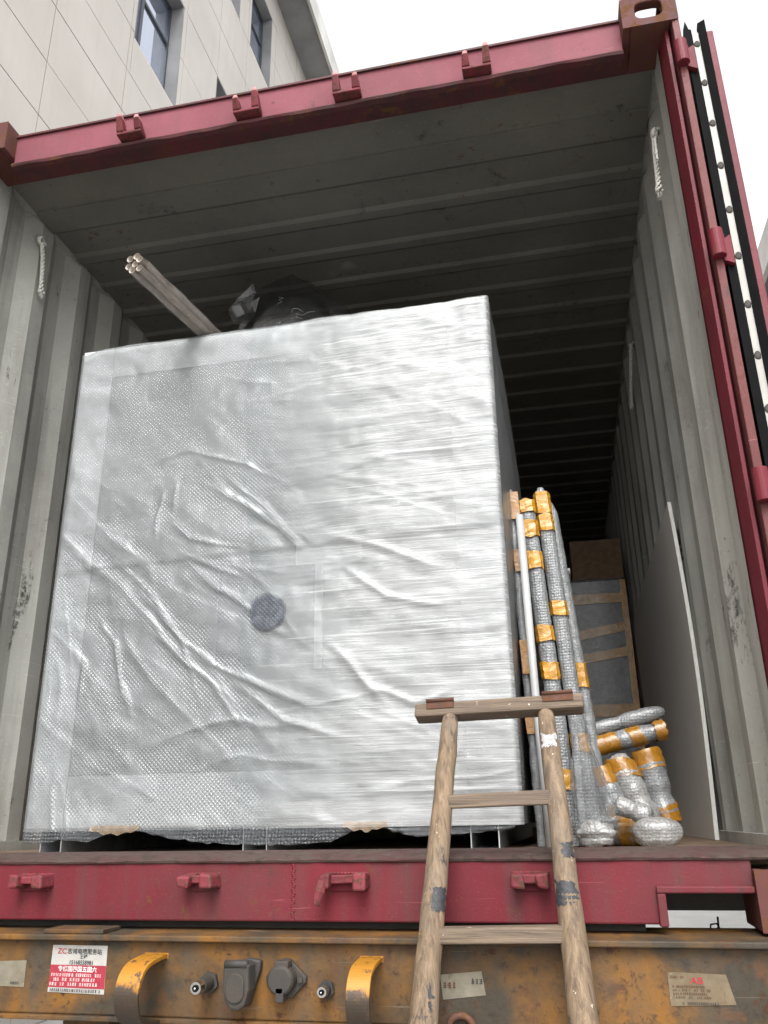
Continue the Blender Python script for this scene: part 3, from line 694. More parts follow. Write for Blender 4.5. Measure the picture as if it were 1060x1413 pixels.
text('志诚电喷服务站', .0125, 'ink', st, -.4540, ty, -.0480, RAD(.8), sx=.99)
text('王峰', .0098, 'ink', st, -.4220, ty, -.0580, RAD(.8))
text('15168558981', .0122, 'ink', st, -.4480, ty, -.0702, RAD(.8), sx=.92)
text('专修国四国五国六', .0122, 'ink_white', st, -.4740, ty, -.0835, RAD(1), sx=1.0)
def marks(parent, x0, x1, z, h, mat, seed, y=ty, slope=0.0, name='fine_print'):
    r = random.Random(seed); b = B(); x = x0
    while x < x1:
        w = h * r.uniform(.45, .95); zz = z + slope * (x - x0)
        if r.random() < .86:
            for k in range(3):
                b.box(x + r.uniform(0, w * .2), x + w * r.uniform(.7, 1), y - .0003, y, zz + h * (.05 + .33 * k), zz + h * (.05 + .33 * k) + h * .16)
            b.box(x + w * r.uniform(.1, .6), x + w * r.uniform(.62, .8), y - .0004, y - .0001, zz, zz + h)
        x += w * 1.25
    return obj(name, b, mat, parent)
marks(st, -.489, -.366, -.0945, .0066, 'ink_pale', 1, slope=-.01); marks(st, -.490, -.380, -.1037, .0066, 'ink_pale', 2, slope=-.01); marks(st, -.491, -.372, -.1130, .0066, 'ink_pale', 3, slope=-.01)
marks(st, -.489, -.364, -.1248, .0062, 'ink', 4, slope=-.015)
s3 = quad_sheet('sticker', [(.857, -.1235), (.979, -.1190), (.967, -.0675), (.858, -.0640)], 'paper_ab', tr); s3['label'] = 'worn tan label with red letters AB'
text('AB', .0165, 'ink_red', s3, .899, ty, -.0835, RAD(1), sx=1.2)
for k in range(4): marks(s3, .864, .925 + .01 * (k % 2), -.0905 - .0062 * k, .0036, 'rusty', 20 + k)
marks(s3, .880, .945, -.1195, .0042, 'ink', 30)
marks(s3, .862, .888, -.074, .0036, 'rusty', 31)
s4 = quad_sheet('sticker', [(.409, -.1225), (.497, -.1125), (.490, -.0690), (.403, -.0770)], 'paper', tr); s4['label'] = 'faded paper patch with dark scribbled marks'
marks(s4, .410, .452, -.1010, .011, 'rusty', 41); marks(s4, .468, .486, -.0925, .010, 'ink', 42)
s5 = quad_sheet('sticker', [(-.690, -.1160), (-.556, -.1185), (-.5565, -.0640), (-.690, -.0690)], 'paper', tr); s5['label'] = 'peeling blank paper patch'
marks(s5, -.590, -.570, -.1125, .005, 'ink', 43)

# ------------------------------------------------------------------ wooden ladder
def lad_y(z): return -.060 + (z - .145) * .30
ld = thing('wooden_ladder', (.55, lad_y(GZ), GZ), 'worn wooden trestle ladder leaning on the container sill', 'ladder')
def stile(f, seed):
    r = random.Random(seed); path = []; rad = []
    for k in range(40):
        z = GZ + (.462 - GZ) * k / 39
        path.append((f(z) + r.uniform(-.0012, .0012), lad_y(z), z)); rad.append((.0285 - .0085 * (z + .17) / .64 if z > -.17 else .0285 + .002 * (-.17 - z)) + r.uniform(-.0008, .0008))
    rad[-1] *= .86
    return B().tube(path, rad, 18)
def fl_(z): return .4085 + (z - .145) * .092
def fr_(z): return .6750 + (z - .145) * -.047
obj('stile', stile(fl_, 1), 'wood', ld, True); obj('stile', stile(fr_, 2), 'wood', ld, True)
def mark(f, za, zb, a0, a1, mat, seed, nm):
    r = random.Random(seed); n = 9; Q = np.zeros((n, 8, 3))
    for i in range(n):
        z = za + (zb - za) * i / (n - 1); ja, jb_ = r.uniform(-14, 14), r.uniform(-14, 14)
        R_ = (.0285 - .0085 * (z + .17) / .64 if z > -.17 else .0285) + .0012
        for j in range(8):
            a = RAD(a0 + ja + (a1 + jb_ - a0 - ja) * j / 7); Q[i, j] = (f(z) + R_ * math.cos(a), lad_y(z) + R_ * math.sin(a), z + (r.uniform(-.005, .005) if i in (0, n - 1) else 0))
    b = B(); b.grid(Q); obj(nm, b, mat, ld, True)
M['dark_paint'] = plain('dark_paint', (.028, .028, .031), .6, sc=120, var=.6); M['pale_paint'] = plain('pale_paint', (.36, .35, .35), .6, sc=90, var=.4)
mark(fl_, .048, .090, 255, 345, 'dark_paint', 3, 'paint_mark'); mark(fl_, -.135, -.080, 275, 310, 'dark_paint', 5, 'paint_mark')
mark(fr_, .060, .104, 205, 320, 'dark_paint', 7, 'paint_mark'); mark(fr_, .148, .176, 275, 335, 'dark_paint', 8, 'paint_mark'); mark(fr_, .375, .405, 225, 320, 'pale_paint', 9, 'paint_mark')
for z in (.266, .006, -.26, -.53, -.80, -1.07):
    x0, x1 = fl_(z) + .010, fr_(z) - .010; y = lad_y(z) - .004
    b = B(); b.hexa([(x0, y - .014, z - .019), (x1, y - .014, z - .014), (x1, y + .020, z - .014), (x0, y + .020, z - .019), (x0, y - .014, z + .010), (x1, y - .014, z + .016), (x1, y + .020, z + .018), (x0, y + .020, z + .012)])
    obj('rung', b, 'wood_bar', ld, bevel=.004)
y = lad_y(.475)
tb = B(); tb.hexa([(.352, y - .024, .456), (.748, y - .024, .463), (.748, y + .032, .450), (.352, y + .032, .443), (.354, y - .018, .487), (.750, y - .018, .496), (.748, y + .034, .492), (.354, y + .034, .483)])
obj('top_bar', tb, 'wood_bar', ld, bevel=.005)
for x0, x1, zz in ((.382, .448, .4885), (.655, .726, .4945)):
    hb = B(); hb.hexa([(x0, y - .0235, zz - .016), (x1, y - .0235, zz - .0145), (x1, y - .0150, zz - .0145), (x0, y - .0150, zz - .016), (x0, y - .0215, zz + .001), (x1, y - .0215, zz + .003), (x1, y + .012, zz + .003), (x0, y + .012, zz + .001)])
    hp = obj('hinge_plate', hb, 'rusty', ld, bevel=.001)
    obj('hinge_pin', B().tube([(x0, y - .021, zz + .003), (x1, y - .021, zz + .005)], .0045, 8), 'rusty', hp, True)

# ------------------------------------------------------------------ the big wrapped crate
X0, X1, YF, YB, Z0, Z1 = -.866, .574, .326, 2.15, .216, 1.812
cr = thing('wrapped_crate', (-.15, 1.2, FLOOR), 'huge white crate wrapped in bubble film and stretch film', 'crate')
obj('crate_body', B().box(X0 + .012, X1 - .012, YF + .018, YB, Z0, Z1 - .01), 'core', cr, bevel=.004)
fy0, fy1 = YF + .004, YF + .0175
for nm, q in (('left', (X0 + .006, X0 + .125, Z0 + .002, Z1 - .006)), ('right', (.438, X1 - .006, Z0 + .002, Z1 - .006)), ('bottom', (X0 + .126, .437, Z0 + .002, Z0 + .145)), ('top', (X0 + .126, .437, Z1 - .12, Z1 - .006))):
    obj('foam_strip', B().box(q[0], q[1], fy0, fy1, q[2], q[3]), 'foam', cr, bevel=.003)
obj('inner_panel', B().box(X0 + .127, .436, YF + .010, YF + .0178, Z0 + .146, Z1 - .121), 'core_panel', cr)
obj('viewing_panel', B().box(-.30, .03, YF + .0085, YF + .0099, .66, .99), 'core_window', cr)
obj('corner_tape', B().box(.006, .030, YF + .0065, YF + .0084, .64, 1.00), 'foam', cr); obj('corner_tape', B().box(-.055, .15, YF + .0060, YF + .0064, .955, 1.02), 'foam', cr)
dk = B(); n = 36; vs = [(-.134 + .063 * math.cos(2 * math.pi * k / n), YF - .0150, .812 + .063 * math.sin(2 * math.pi * k / n)) for k in range(n)]; vs += [(a, YF - .0140, c) for a, _, c in vs]
dk.add(vs, [tuple(range(n))] + [(k, (k + 1) % n, n + (k + 1) % n, n + k) for k in range(n)]); obj('round_port', dk, 'disc', cr)
# wrinkled film on the front
F_PX = [  # fold lines in metres on the crate face: points (x, z), height, width
    ([(-.555, .905), (-.455, .80), (-.30, .66), (-.10, .575), (.02, .53)], .020, .020),
    ([(-.60, .90), (-.50, .80), (-.385, .675), (-.30, .61), (-.20, .47)], .016, .018),
    ([(-.70, .845), (-.62, .745), (-.585, .60), (-.56, .53)], .015, .015),
    ([(-.77, .76), (-.72, .69), (-.725, .57)], .012, .012), ([(-.815, .72), (-.79, .63), (-.795, .50)], .011, .012), ([(-.84, .70), (-.83, .62), (-.83, .52)], .009, .010),
    ([(-.40, .99), (-.30, .90), (-.20, .83), (-.06, .73)], .012, .017), ([(-.36, 1.24), (-.24, 1.17), (-.11, 1.08), (-.02, .98)], .014, .018),
    ([(-.50, 1.23), (-.51, 1.13), (-.51, 1.07)], .010, .012), ([(-.455, 1.25), (-.46, 1.15)], .008, .012), ([(-.30, 1.27), (-.16, 1.15), (-.04, 1.02)], .010, .014),
    ([(-.47, 1.14), (-.39, 1.07), (-.22, 1.015)], .010, .016), ([(.05, .71), (.14, .62), (.23, .52)], .012, .018), ([(.09, .95), (.23, .84), (.40, .79)], .010, .016),
    ([(.05, 1.04), (.20, .99), (.42, .90)], .010, .018), ([(-.52, .44), (-.30, .50), (-.04, .48)], .010, .020), ([(-.43, 1.03), (-.22, .92)], .009, .013),
    ([(-.65, 1.0), (-.52, .90), (-.40, .74), (-.34, .56)], .012, .016), ([(-.25, .62), (-.08, .50), (.10, .44)], .012, .017), ([(.15, .58), (.30, .53), (.42, .56)], .010, .016),
    ([(-.60, 1.32), (-.42, 1.36), (-.22, 1.30), (-.05, 1.18)], .008, .016), ([(-.45, .35), (-.20, .40), (.10, .36)], .007, .016)]
def vnoise(x, y, seed):
    r = np.random.default_rng(seed); T = r.random((64, 64)); xi = np.floor(x).astype(int); yi = np.floor(y).astype(int); fx = x - xi; fy = y - yi
    fx = fx * fx * (3 - 2 * fx); fy = fy * fy * (3 - 2 * fy); g_ = lambda a, b: T[a % 64, b % 64]
    return (g_(xi, yi) * (1 - fx) + g_(xi + 1, yi) * fx) * (1 - fy) + (g_(xi, yi + 1) * (1 - fx) + g_(xi + 1, yi + 1) * fx) * fy - .5
def film_depth(x, z):
    d = np.zeros_like(x)
    wx = x + .02 * vnoise(x * 9, z * 9, 1); wz = z + .02 * vnoise(x * 9, z * 9, 2)
    for pts, h, w in F_PX:
        best = np.full(x.shape, 9.); 
        L = 0; segs = []
        for (a, b_) in zip(pts[:-1], pts[1:]): segs.append((a, b_, math.dist(a, b_)))
        tot = sum(s_[2] for s_ in segs); acc = 0; tt = np.zeros_like(x)
        for (a, b_, l) in segs:
            ux, uz = (b_[0] - a[0]) / l, (b_[1] - a[1]) / l
            t = np.clip((wx - a[0]) * ux + (wz - a[1]) * uz, 0, l); q = np.hypot(wx - a[0] - t * ux, wz - a[1] - t * uz)
            m = q < best; best = np.where(m, q, best); tt = np.where(m, (acc + t) / tot, tt); acc += l
        d += .75 * h * np.exp(-np.abs(best / (w * .62)) ** 1.35) * (np.sin(np.pi * np.clip(tt, .03, .97)) ** .6)
        d -= h * .25 * np.exp(-(best / (w * 2.6)) ** 2)
    inner = np.clip((x - X0 - .10) / .08, 0, 1) * np.clip((.45 - x) / .08, 0, 1) * np.clip((z - Z0 - .12) / .08, 0, 1)
    d *= .35 + .65 * inner
    def ridged(ang, fa, fl, seed, warp=.05):
        ca, sa = math.cos(ang), math.sin(ang); ox = x + warp * vnoise(x * 4, z * 4, seed + 1); oz = z + warp * vnoise(x * 4 + 7, z * 4, seed + 2)
        u = (ox * ca + oz * sa) * fl; v = (-ox * sa + oz * ca) * fa
        return (1 - np.abs(vnoise(u, v, seed)) * 4).clip(0, 1) ** 2 * (vnoise(u * .6 + 9, v * .4, seed + 3) + .3).clip(0, .8)
    lft = np.clip((.10 - x) / .35, 0, 1); low = np.clip((1.35 - z) / .3, .15, 1)
    d += .019 * ridged(RAD(-42), 10, 1.6, 60, .08) * lft * low + .003 * ridged(RAD(-30), 26, 3, 64) * lft * low
    d += .007 * ridged(RAD(-78), 24, 3, 68) * np.clip((-.55 - x) / .2, 0, 1) * np.clip((1.0 - z) / .2, 0, 1) + .003 * ridged(RAD(-12), 16, 2.5, 72)
    d += .005 * ridged(RAD(7), 34, 1.6, 76) * np.clip((x + .2) / .3, 0, 1) + .004 * ridged(RAD(-24), 26, 2, 80) * np.clip((x + .1) / .3, 0, 1)
    d += .010 * vnoise(x * 5, z * 4, 3) + .006 * vnoise(x * 13 + z * 8, z * 14 - x * 3, 4) + .003 * vnoise(x * 34, z * 30, 5)
    rt = np.clip((x + .15) / .3, 0, 1)
    zz = z - .06 * x
    d += rt * (.0005 * vnoise(x * 2.2, zz * 60, 6) * .6 + .0003 * vnoise(x * 4, zz * 125, 7))
    seam = z - (1.005 + .03 * (x + .15)); d += .005 / (1 + np.exp(-seam / .003)) - .0025
    seam2 = z - 1.672 - .02 * x; d += .003 / (1 + np.exp(seam2 / .003))
    return d
nxg, nzg = 300, 330
xs = np.linspace(X0 - .003, X1 + .003, nxg); zs = np.linspace(Z0 - .006, Z1 + .004, nzg)
GX, GZZ = np.meshgrid(xs, zs)
dep = film_depth(GX, GZZ)
edge = np.minimum(np.minimum(GX - xs[0], xs[-1] - GX), zs[-1] - GZZ)
rnd = .018
fall = np.where(edge < rnd, rnd - np.sqrt(np.maximum(0, rnd ** 2 - (rnd - edge) ** 2)), 0)
GY = YF - .004 - np.maximum(dep, -.0035) * np.clip(edge / .03, 0, 1) + fall
# slumped upper left corner
top_l = np.exp(-((GX - X0) / .06) ** 2) * np.exp(-((GZZ - Z1) / .06) ** 2); ZD = GZZ - .018 * top_l
ZD = ZD + .006 * vnoise(GX * 6, GX * 0, 9) * np.clip((GZZ - 1.6) / .2, 0, 1) + .005 * vnoise(GX * 25, GX * 0, 10) * np.clip((GZZ - 1.7) / .1, 0, 1)
fb = B(); fb.grid(np.stack([GX, GY, ZD], -1))
film = obj('bubble_wrap', fb, 'film', cr, True)
# sides and top of the film
ny = 70
ysd = np.linspace(YF - .004 + rnd, YB + .01, ny); zsd = np.linspace(Z0 - .004, Z1 + .004, 90); YY, ZZ = np.meshgrid(ysd, zsd)
for s, xe in ((1, X1 + .003), (-1, X0 - .003)):
    t_ = (YY - YF) / (YB - YF); bul = (.035 if s > 0 else .012) * np.clip(np.sin(np.pi * np.clip(t_ * 1.6, 0, 1)), 0, 1) * np.clip(np.sin(np.pi * np.clip((ZZ - .55) / 1.35, 0, 1)), 0, 1)
    XX = xe + s * (bul + .006 * vnoise(YY * 7, ZZ * 6, 20) + .004 * vnoise(YY * 20, ZZ * 18, 21)) * np.clip((YY - YF) / .05, 0, 1)
    sb = B(); sb.grid(np.stack([XX, YY, ZZ], -1)); obj('bubble_wrap', sb, 'film', cr, True)
XT, YT = np.meshgrid(np.linspace(X0 - .003, X1 + .003, 120), ysd)
ZT = Z1 + .004 + (.008 * vnoise(XT * 8, YT * 7, 30) + .004 * vnoise(XT * 22, YT * 22, 31)) * np.clip((YT - YF) / .08, 0, 1)
tb_ = B(); tb_.grid(np.stack([XT, YT, ZT], -1)); obj('bubble_wrap', tb_, 'film', cr, True)
# stretch film over the right half, following the wrinkles a little in front
mk = xs > -.22
sxg = xs[mk]; sel = GY[:, mk]; k = 1
edgeline = .05 * vnoise(zs * 7, zs * 0, 40)[:, None] + .03 * vnoise(zs * 30, zs * 0, 41)[:, None]
SXG = GX[:, mk] + edgeline * np.clip(1 - (GX[:, mk] + .22) / .2, 0, 1)
sfb = B(); sfb.grid(np.stack([SXG, sel - .0035, ZD[:, mk]], -1)[::1, ::1]); obj('stretch_film', sfb, 'stretch', cr, True)
# torn hem hanging below the crate
hx = np.linspace(X0 + .01, X1 - .02, 220); nr = 9
def hemlen(x):
    l = .026 + .030 * vnoise(x * 3.1, x * 0, 50) + .018 * vnoise(x * 11, x * 0, 51) + .006 * vnoise(x * 60, x * 0, 52)
    for c, w, dd in ((-.50, .09, .035), (-.60, .03, .012), (.17, .07, .040), (.45, .05, .012)): l = l - dd * np.exp(-((x - c) / w) ** 2)
    return np.clip(l, .004, .050)
hl = hemlen(hx); HP = np.zeros((nr, len(hx), 3))
for i in range(nr):
    u = i / (nr - 1)
    HP[i, :, 0] = hx; HP[i, :, 1] = YF - .004 - .006 * np.sin(u * 2) - .010 * vnoise(hx * 14, hx * 0 + u * 2, 53) * u; HP[i, :, 2] = Z0 - .004 - hl * u
hb_ = B(); hb_.grid(HP); obj('torn_hem', hb_, 'hem', cr, True)
for (xa, xb, sd_) in ((-.64, -.49, 1), (.10, .22, 2)):
    n = 26; r = random.Random(sd_); cbp = np.zeros((4, n, 3))
    for j in range(n):
        x = xa + (xb - xa) * j / (n - 1); d_ = .004 + .015 * math.sin(math.pi * j / (n - 1)) * (.75 + .25 * math.sin(j * .9 + sd_)) + r.uniform(0, .002)
        for i in range(4): cbp[i, j] = (x, YF - .014 - .002 * i, Z0 + .008 - (d_ + .008) * i / 3)
    cb = B(); cb.grid(cbp); obj('torn_tape', cb, 'brown_tape', cr, True)
for xa, xb in ((-.803, -.735), (-.187, -.117), (.437, .512)):
    z0_, z1_ = FLOOR + .001, Z0; w = .003
    fb_ = B(); fb_.box(xa, xb, YF, YB - .02, z0_, z0_ + w); fb_.box(xa, xa + w, YF, YB - .02, z0_ + w, z1_); fb_.box(xb - w, xb, YF, YB - .02, z0_ + w, z1_)
    obj('channel_foot', fb_, 'galv', cr)

# ------------------------------------------------------------------ things on the crate
ZTUB = Z1 + .012
tbn = thing('tube_bundle', (-.3, .9, ZTUB), 'bundle of tan plastic tubes overhanging the top of the wrapped crate', 'tubes')
a0 = Vector((-.478, -.040, ZTUB + .030)); d0 = Vector((.055, .358, 0)).normalized(); sd0 = Vector((d0.y, -d0.x, 0))
rt_ = .0115
for k in range(7):
    off = (0, 0) if k == 6 else (math.cos(k * math.pi / 3 + .2) * rt_ * 2.04, math.sin(k * math.pi / 3 + .2) * rt_ * 2.04)
    st_ = a0 + sd0 * off[0] + Vector((0, 0, off[1])) + d0 * random.uniform(-.006, .010)
    b = B(); n = 16
    for r_ in (rt_, rt_ * .84): b.tube([st_, st_ + d0 * 1.7], r_, n, False)
    b.f += [(i, (i + 1) % n, 2 * n + (i + 1) % n, 2 * n + i) for i in range(n)]
    obj('tube', b, 'tube', tbn, True)
slv = B(); slv.tube([a0 + d0 * (.02 + .05 * k) for k in range(34)], [rt_ * 3.08 * (1 + .05 * math.sin(k * 2.1) + .03 * math.sin(k * 5.3)) for k in range(34)], 20, False); obj('film_sleeve', slv, 'bag_thin', tbn, True)
bf = thing('plastic_wrapped_bundle', (-.19, .85, Z1), 'black plastic wrapped lumpy bundle on top of the crate', 'bundle')
def crumple(pts, sub, amp, seed):
    import bmesh
    bm = bmesh.new()
    for q in pts: bm.verts.new(q)
    bmesh.ops.convex_hull(bm, input=bm.verts)
    bmesh.ops.triangulate(bm, faces=bm.faces); bmesh.ops.subdivide_edges(bm, edges=bm.edges, cuts=sub, use_grid_fill=True)
    r = random.Random(seed)
    for v in bm.verts: v.co += Vector((r.uniform(-amp, amp), r.uniform(-amp, amp), r.uniform(-amp, amp)))
    bm.verts.index_update(); b = B(); b.add([tuple(v.co) for v in bm.verts], [tuple(v.index for v in f.verts) for f in bm.faces]); bm.free(); return b
zt = Z1 + .006
obj('wrap_body', crumple([(-.43, .55, zt), (-.46, .85, zt), (.05, .60, zt), (.10, .95, zt), (-.36, .62, 2.17), (-.30, .85, 2.20), (-.19, .62, 2.235), (-.13, .66, 2.225), (.03, .64, 2.05), (.08, .9, 2.06)], 2, .010, 3), 'black_film', bf)
obj('tied_corner', crumple([(-.39, .585, 2.10), (-.35, .59, 2.19), (-.30, .59, 2.12), (-.42, .60, 2.04), (-.435, .59, 2.09), (-.34, .59, 2.02)], 1, .01, 5), 'black_film', bf)
rr = random.Random(4); glint = B()
for k in range(5):
    x = rr.uniform(-.29, -.02); z = rr.uniform(1.98, 2.08) if k < 10 else 1.91; q = [(x, .575, z)]
    for j in range(4): q.append((q[-1][0] + rr.uniform(-.022, .03), .57 + rr.uniform(-.008, .004), q[-1][2] + rr.uniform(-.014, .014)))
    glint.tube(q, .0008, 5)
obj('glint_wisps', glint, 'wrap_pale', bf)  # glints on the black film, modelled as thin pale threads

# ------------------------------------------------------------------ ropes
def rope(p0, p1, label, fray=True, extra=None):
    p0, p1 = Vector(p0), Vector(p1); d = p1 - p0; L = d.length; b = B(); n = 40
    u = d.orthogonal().normalized(); w = d.normalized().cross(u)
    for s in range(3):
        pts = []
        for k in range(n + 1):
            t = k / n; a = 2 * math.pi * (t * L / .050 + s / 3); r_ = .0050 * (1 + (1.3 * max(0, (t - .85) / .15) if fray else 0))
            pts.append(p0 + d * t + (u * math.cos(a) + w * math.sin(a)) * r_ + Vector((0, .004 * math.sin(t * 5), 0)))
        b.tube(pts, .0040, 7)
    kn = [p0 + Vector((0, .017 * math.cos(a), .010 + .014 * math.sin(a))) + u * .004 * math.sin(2 * a) for a in np.linspace(0, 4 * math.pi, 34)]
    b.tube(kn, .006, 7)
    if fray:
        r = random.Random(L)
        for k in range(12): b.tube([p1 - d * .06, p1 + Vector((r.uniform(-.008, .008), r.uniform(-.014, .014), r.uniform(-.022, -.004)))], [.003, .0012], 5)
    if extra: b.tube(extra, .0035, 7)
    o = obj('rope', b, 'rope', None, True, origin=tuple(p1)); return tag(o, label, 'rope')
rope((-1.146, .388, 2.375), (-1.143, .425, 2.165), 'short white twisted rope hanging from the wall left of the crate')
rope((1.146, .262, 2.285), (1.140, .292, 2.085), 'white frayed rope tied by the open maroon door post', True, [(1.146, .25, 2.27), (1.142, .245, 2.2), (1.14, .232, 2.165)])
rope((1.146, 1.55, 2.255), (1.140, 1.78, 2.075), 'thin dim rope on the wall deep inside, above the leaning board', True)

# ------------------------------------------------------------------ wrapped panels leaning on the crate
def zpx(py):   # height on the panels' front edge for a row of tape
    return float(np.interp(py, [672, 686, 760, 840, 945, 1020, 1165], [1.205, 1.172, .990, .812, .588, .425, .155]))
def panel(name, label, xb, xt, w, y0, y1, zt, tapes, grp, mat='wrap'):
    t = thing(name, (xb + w / 2, (y0 + y1) / 2, FLOOR), label, 'parcel', grp)
    r = random.Random(xb)
    def xc(z): return xb + (xt - xb) * (z - FLOOR) / (zt - FLOOR)
    nz = 60; P = np.zeros((nz, 12, 3)); seq = [(0, .04), (0, .012), (.15, .002), (.5, 0), (.85, .002), (1, .012), (1, .04), (1, 1), (.5, 1), (0, 1), (0, .5), (0, .04)]
    for i in range(nz):
        z = FLOOR + .002 + (zt - FLOOR) * i / (nz - 1); cap = 1 if i < nz - 3 else (.93, .75, .45)[i - nz + 3]
        for j, (u, v) in enumerate(seq):
            jx = r.uniform(-.0009, .0009); P[i, j] = (xc(z) + (u - .5) * w * cap + w / 2 + jx, y0 + (v * 1.0 * (y1 - y0) if v > .1 else v) + r.uniform(-.0012, .0012) + (1 - cap) * .02, z)
        P[i, -1] = P[i, 0]
    b = B(); b.grid(P); b.add([P[-1, j] for j in range(11)], [tuple(range(11))])
    body = obj('wrapped_body', b, mat, t, True)
    for (pa, pb) in tapes:
        za, zb = zpx(pb), zpx(pa); tbm = B(); e = .003; Q = np.zeros((6, 8, 3)); sq = [(-.06, .3), (-.06, .012), (.12, -.004), (.5, -.006), (.88, -.004), (1.06, .012), (1.06, .3), (1.06, .3)]
        for i in range(6):
            z = za + (zb - za) * i / 5
            for j, (u, v) in enumerate(sq): Q[i, j] = (xc(z) + u * w + r.uniform(-.001, .001), y0 + v + r.uniform(-.0012, .0012), z + (r.uniform(-.004, .004) if i in (0, 5) else 0))
        tbm.grid(Q); obj('tape_band', tbm, 'tape', t, False)
    return t
G1 = None
panel('taped_parcel', 'bubble wrapped panel banded with the most yellow tape, leaning beside the pale tube', .676, .615, .049, .50, 1.5, 1.172, [(689, 706), (717, 739), (759, 783), (864, 886), (914, 938), (1060, 1090)], G1)
panel('taped_parcel', 'taller bubble wrapped panel, yellow tape at its top, outermost beside the crate', .731, .665, .047, .53, 1.5, 1.215, [(675, 705), (707, 728), (827, 847), (1008, 1034)], G1)
panel('taped_parcel', 'dark bubble wrapped parcel with one low amber band leaning behind the taped ones', .778, .694, .040, .66, 1.6, 1.21, [(905, 940)], G1, 'wrap_dark')
pz = thing('taped_parcel', (.60, 1.0, FLOOR), 'thin bubble wrapped panel squeezed between the crate and the pale tube', 'parcel')
r = random.Random(9); nz = 40; P = np.zeros((nz, 6, 3))
for i in range(nz):
    z = FLOOR + .002 + 1.05 * i / (nz - 1); x = .600 - .018 * i / nz + .0
    for j, (u, v) in enumerate(((0, .56), (0, .50), (.5, .495), (1, .50), (1, .56), (1, 1.4))): P[i, j] = (x + u * .020 + r.uniform(-.002, .002), v + r.uniform(-.003, .003), z)
b = B(); b.grid(P); obj('wrapped_body', b, 'wrap', pz, True)
for za, zb in ((1.10, 1.19), (.93, 1.0), (.62, .72), (.45, .5)):
    obj('tape_band', B().hexa([(.594, .488, za), (.622, .488, za), (.622, .60, za), (.594, .60, za), (.590, .488, zb), (.618, .488, zb), (.618, .60, zb), (.590, .60, zb)]), 'tape_dark', pz)
tw = B().tube([(.634, .44, FLOOR + .002), (.628, .43, .5), (.6205, .42, 1.085)], .0115, 14)
tag(obj('plastic_tube', tw, 'tube_white', None, True, origin=(.634, .44, FLOOR)), 'single pale grey plastic tube standing between crate and taped panels', 'tube')
bg = thing('clear_bag', (.76, .46, FLOOR), 'clear crumpled plastic bag sagging at the foot of the taped panels', 'bag')
obj('bag_film', crumple([(.700, .41, FLOOR + .04), (.72, .40, .46), (.735, .46, .50), (.755, .43, .44), (.81, .42, .25), (.822, .43, .22), (.81, .47, .19), (.70, .52, FLOOR + .05), (.80, .52, .20), (.70, .40, .30)], 4, .006, 8), 'bag', bg, True)
obj('bag_knot', B().blob((.755, .43, FLOOR + .033), (.052, .05, .034), 18, .35, 2.6, 3), 'wrap_pale', bg, True)
obj('foam_piece', B().box(.715, .735, .455, .50, FLOOR + .06, .46), 'wrap', bg, bevel=.004)

# ------------------------------------------------------------------ wrapped odds and ends
def capsule(p0, p1, r0, r1, seed, amp=.08):
    p0, p1 = Vector(p0), Vector(p1); d = p1 - p0; r = random.Random(seed); n = 26; path = []; rad = []
    for k in range(n + 1):
        t = k / n; e = math.sqrt(max(0, 1 - (2 * t - 1) ** 10)) if .0 < t < 1 else .35
        rr_ = (r0 + (r1 - r0) * t) * max(e, .35) * (1 + amp * math.sin(t * 11 + seed) + amp * .6 * math.sin(t * 23 + 2 * seed)); path.append(p0 + d * t); rad.append(rr_)
    b = B().tube(path, rad, 22)
    b.v = [tuple(Vector(q) + Vector((r.uniform(-1, 1), r.uniform(-1, 1), r.uniform(-1, 1))) * r0 * .03) for q in b.v]
    return b
def bands(parent, p0, p1, r0, r1, rng_, mat, seed):
    p0, p1 = Vector(p0), Vector(p1)
    for (a, b_) in rng_:
        q = [p0.lerp(p1, a + (b_ - a) * k / 5) for k in range(6)]; rr_ = [(r0 + (r1 - r0) * (a + (b_ - a) * k / 5)) * 1.10 * (1 + .03 * math.sin(k * 3 + seed)) for k in range(6)]
        tb2 = B().tube(q, rr_, 22, False); rj = random.Random(seed * 10 + a); dr = (p1 - p0).normalized(); tl = rj.uniform(-.35, .35); ph = rj.uniform(0, 6)
        for i_, w_ in enumerate(tb2.v):
            k_ = i_ % 22; sh = tl * rr_[0] * math.sin(2 * math.pi * k_ / 22 + ph) + (rj.uniform(-.0035, .0035) if i_ < 22 or i_ >= 110 else 0)
            tb2.v[i_] = tuple(Vector(w_) + dr * sh + Vector((rj.uniform(-1, 1), rj.uniform(-1, 1), rj.uniform(-1, 1))) * .0008)
        obj('tape_band', tb2, mat, parent, True)
def wrapped(name, label, p0, p1, r0, r1, rg, seed, mat='wrap', tm='tape_dark', cat='parcel'):
    base = min(Vector(p0).z - r0, Vector(p1).z - r1)
    t = thing(name, ((p0[0] + p1[0]) / 2, (p0[1] + p1[1]) / 2, base), label, cat)
    obj('wrapped_body', capsule(p0, p1, r0, r1, seed), mat, t, True); bands(t, p0, p1, r0, r1, rg, tm, seed); return t
wrapped('wrapped_roll', 'grey bubble wrapped roll lying uppermost on the taped parcels', (.772, .72, .472), (1.000, .72, .525), .023, .024, [], 1, 'wrap', cat='roll')
wrapped('wrapped_roll', 'amber taped roll lying under the plain grey roll', (.762, .69, .420), (.992, .69, .468), .026, .028, [(.02, .40), (.55, .72), (.86, 1.0)], 2, 'wrap', cat='roll')
wrapped('bulky_parcel', 'thin wrapped furniture leg with two amber bands beside the clear bag', (.790, .60, .360), (.842, .58, .195), .027, .034, [(.0, .30), (.62, .90)], 3)
wrapped('bulky_parcel', 'thick wrapped furniture leg with one amber band at its top', (.838, .64, .395), (.912, .60, .195), .040, .040, [(.10, .34)], 4, 'wrap_pale')
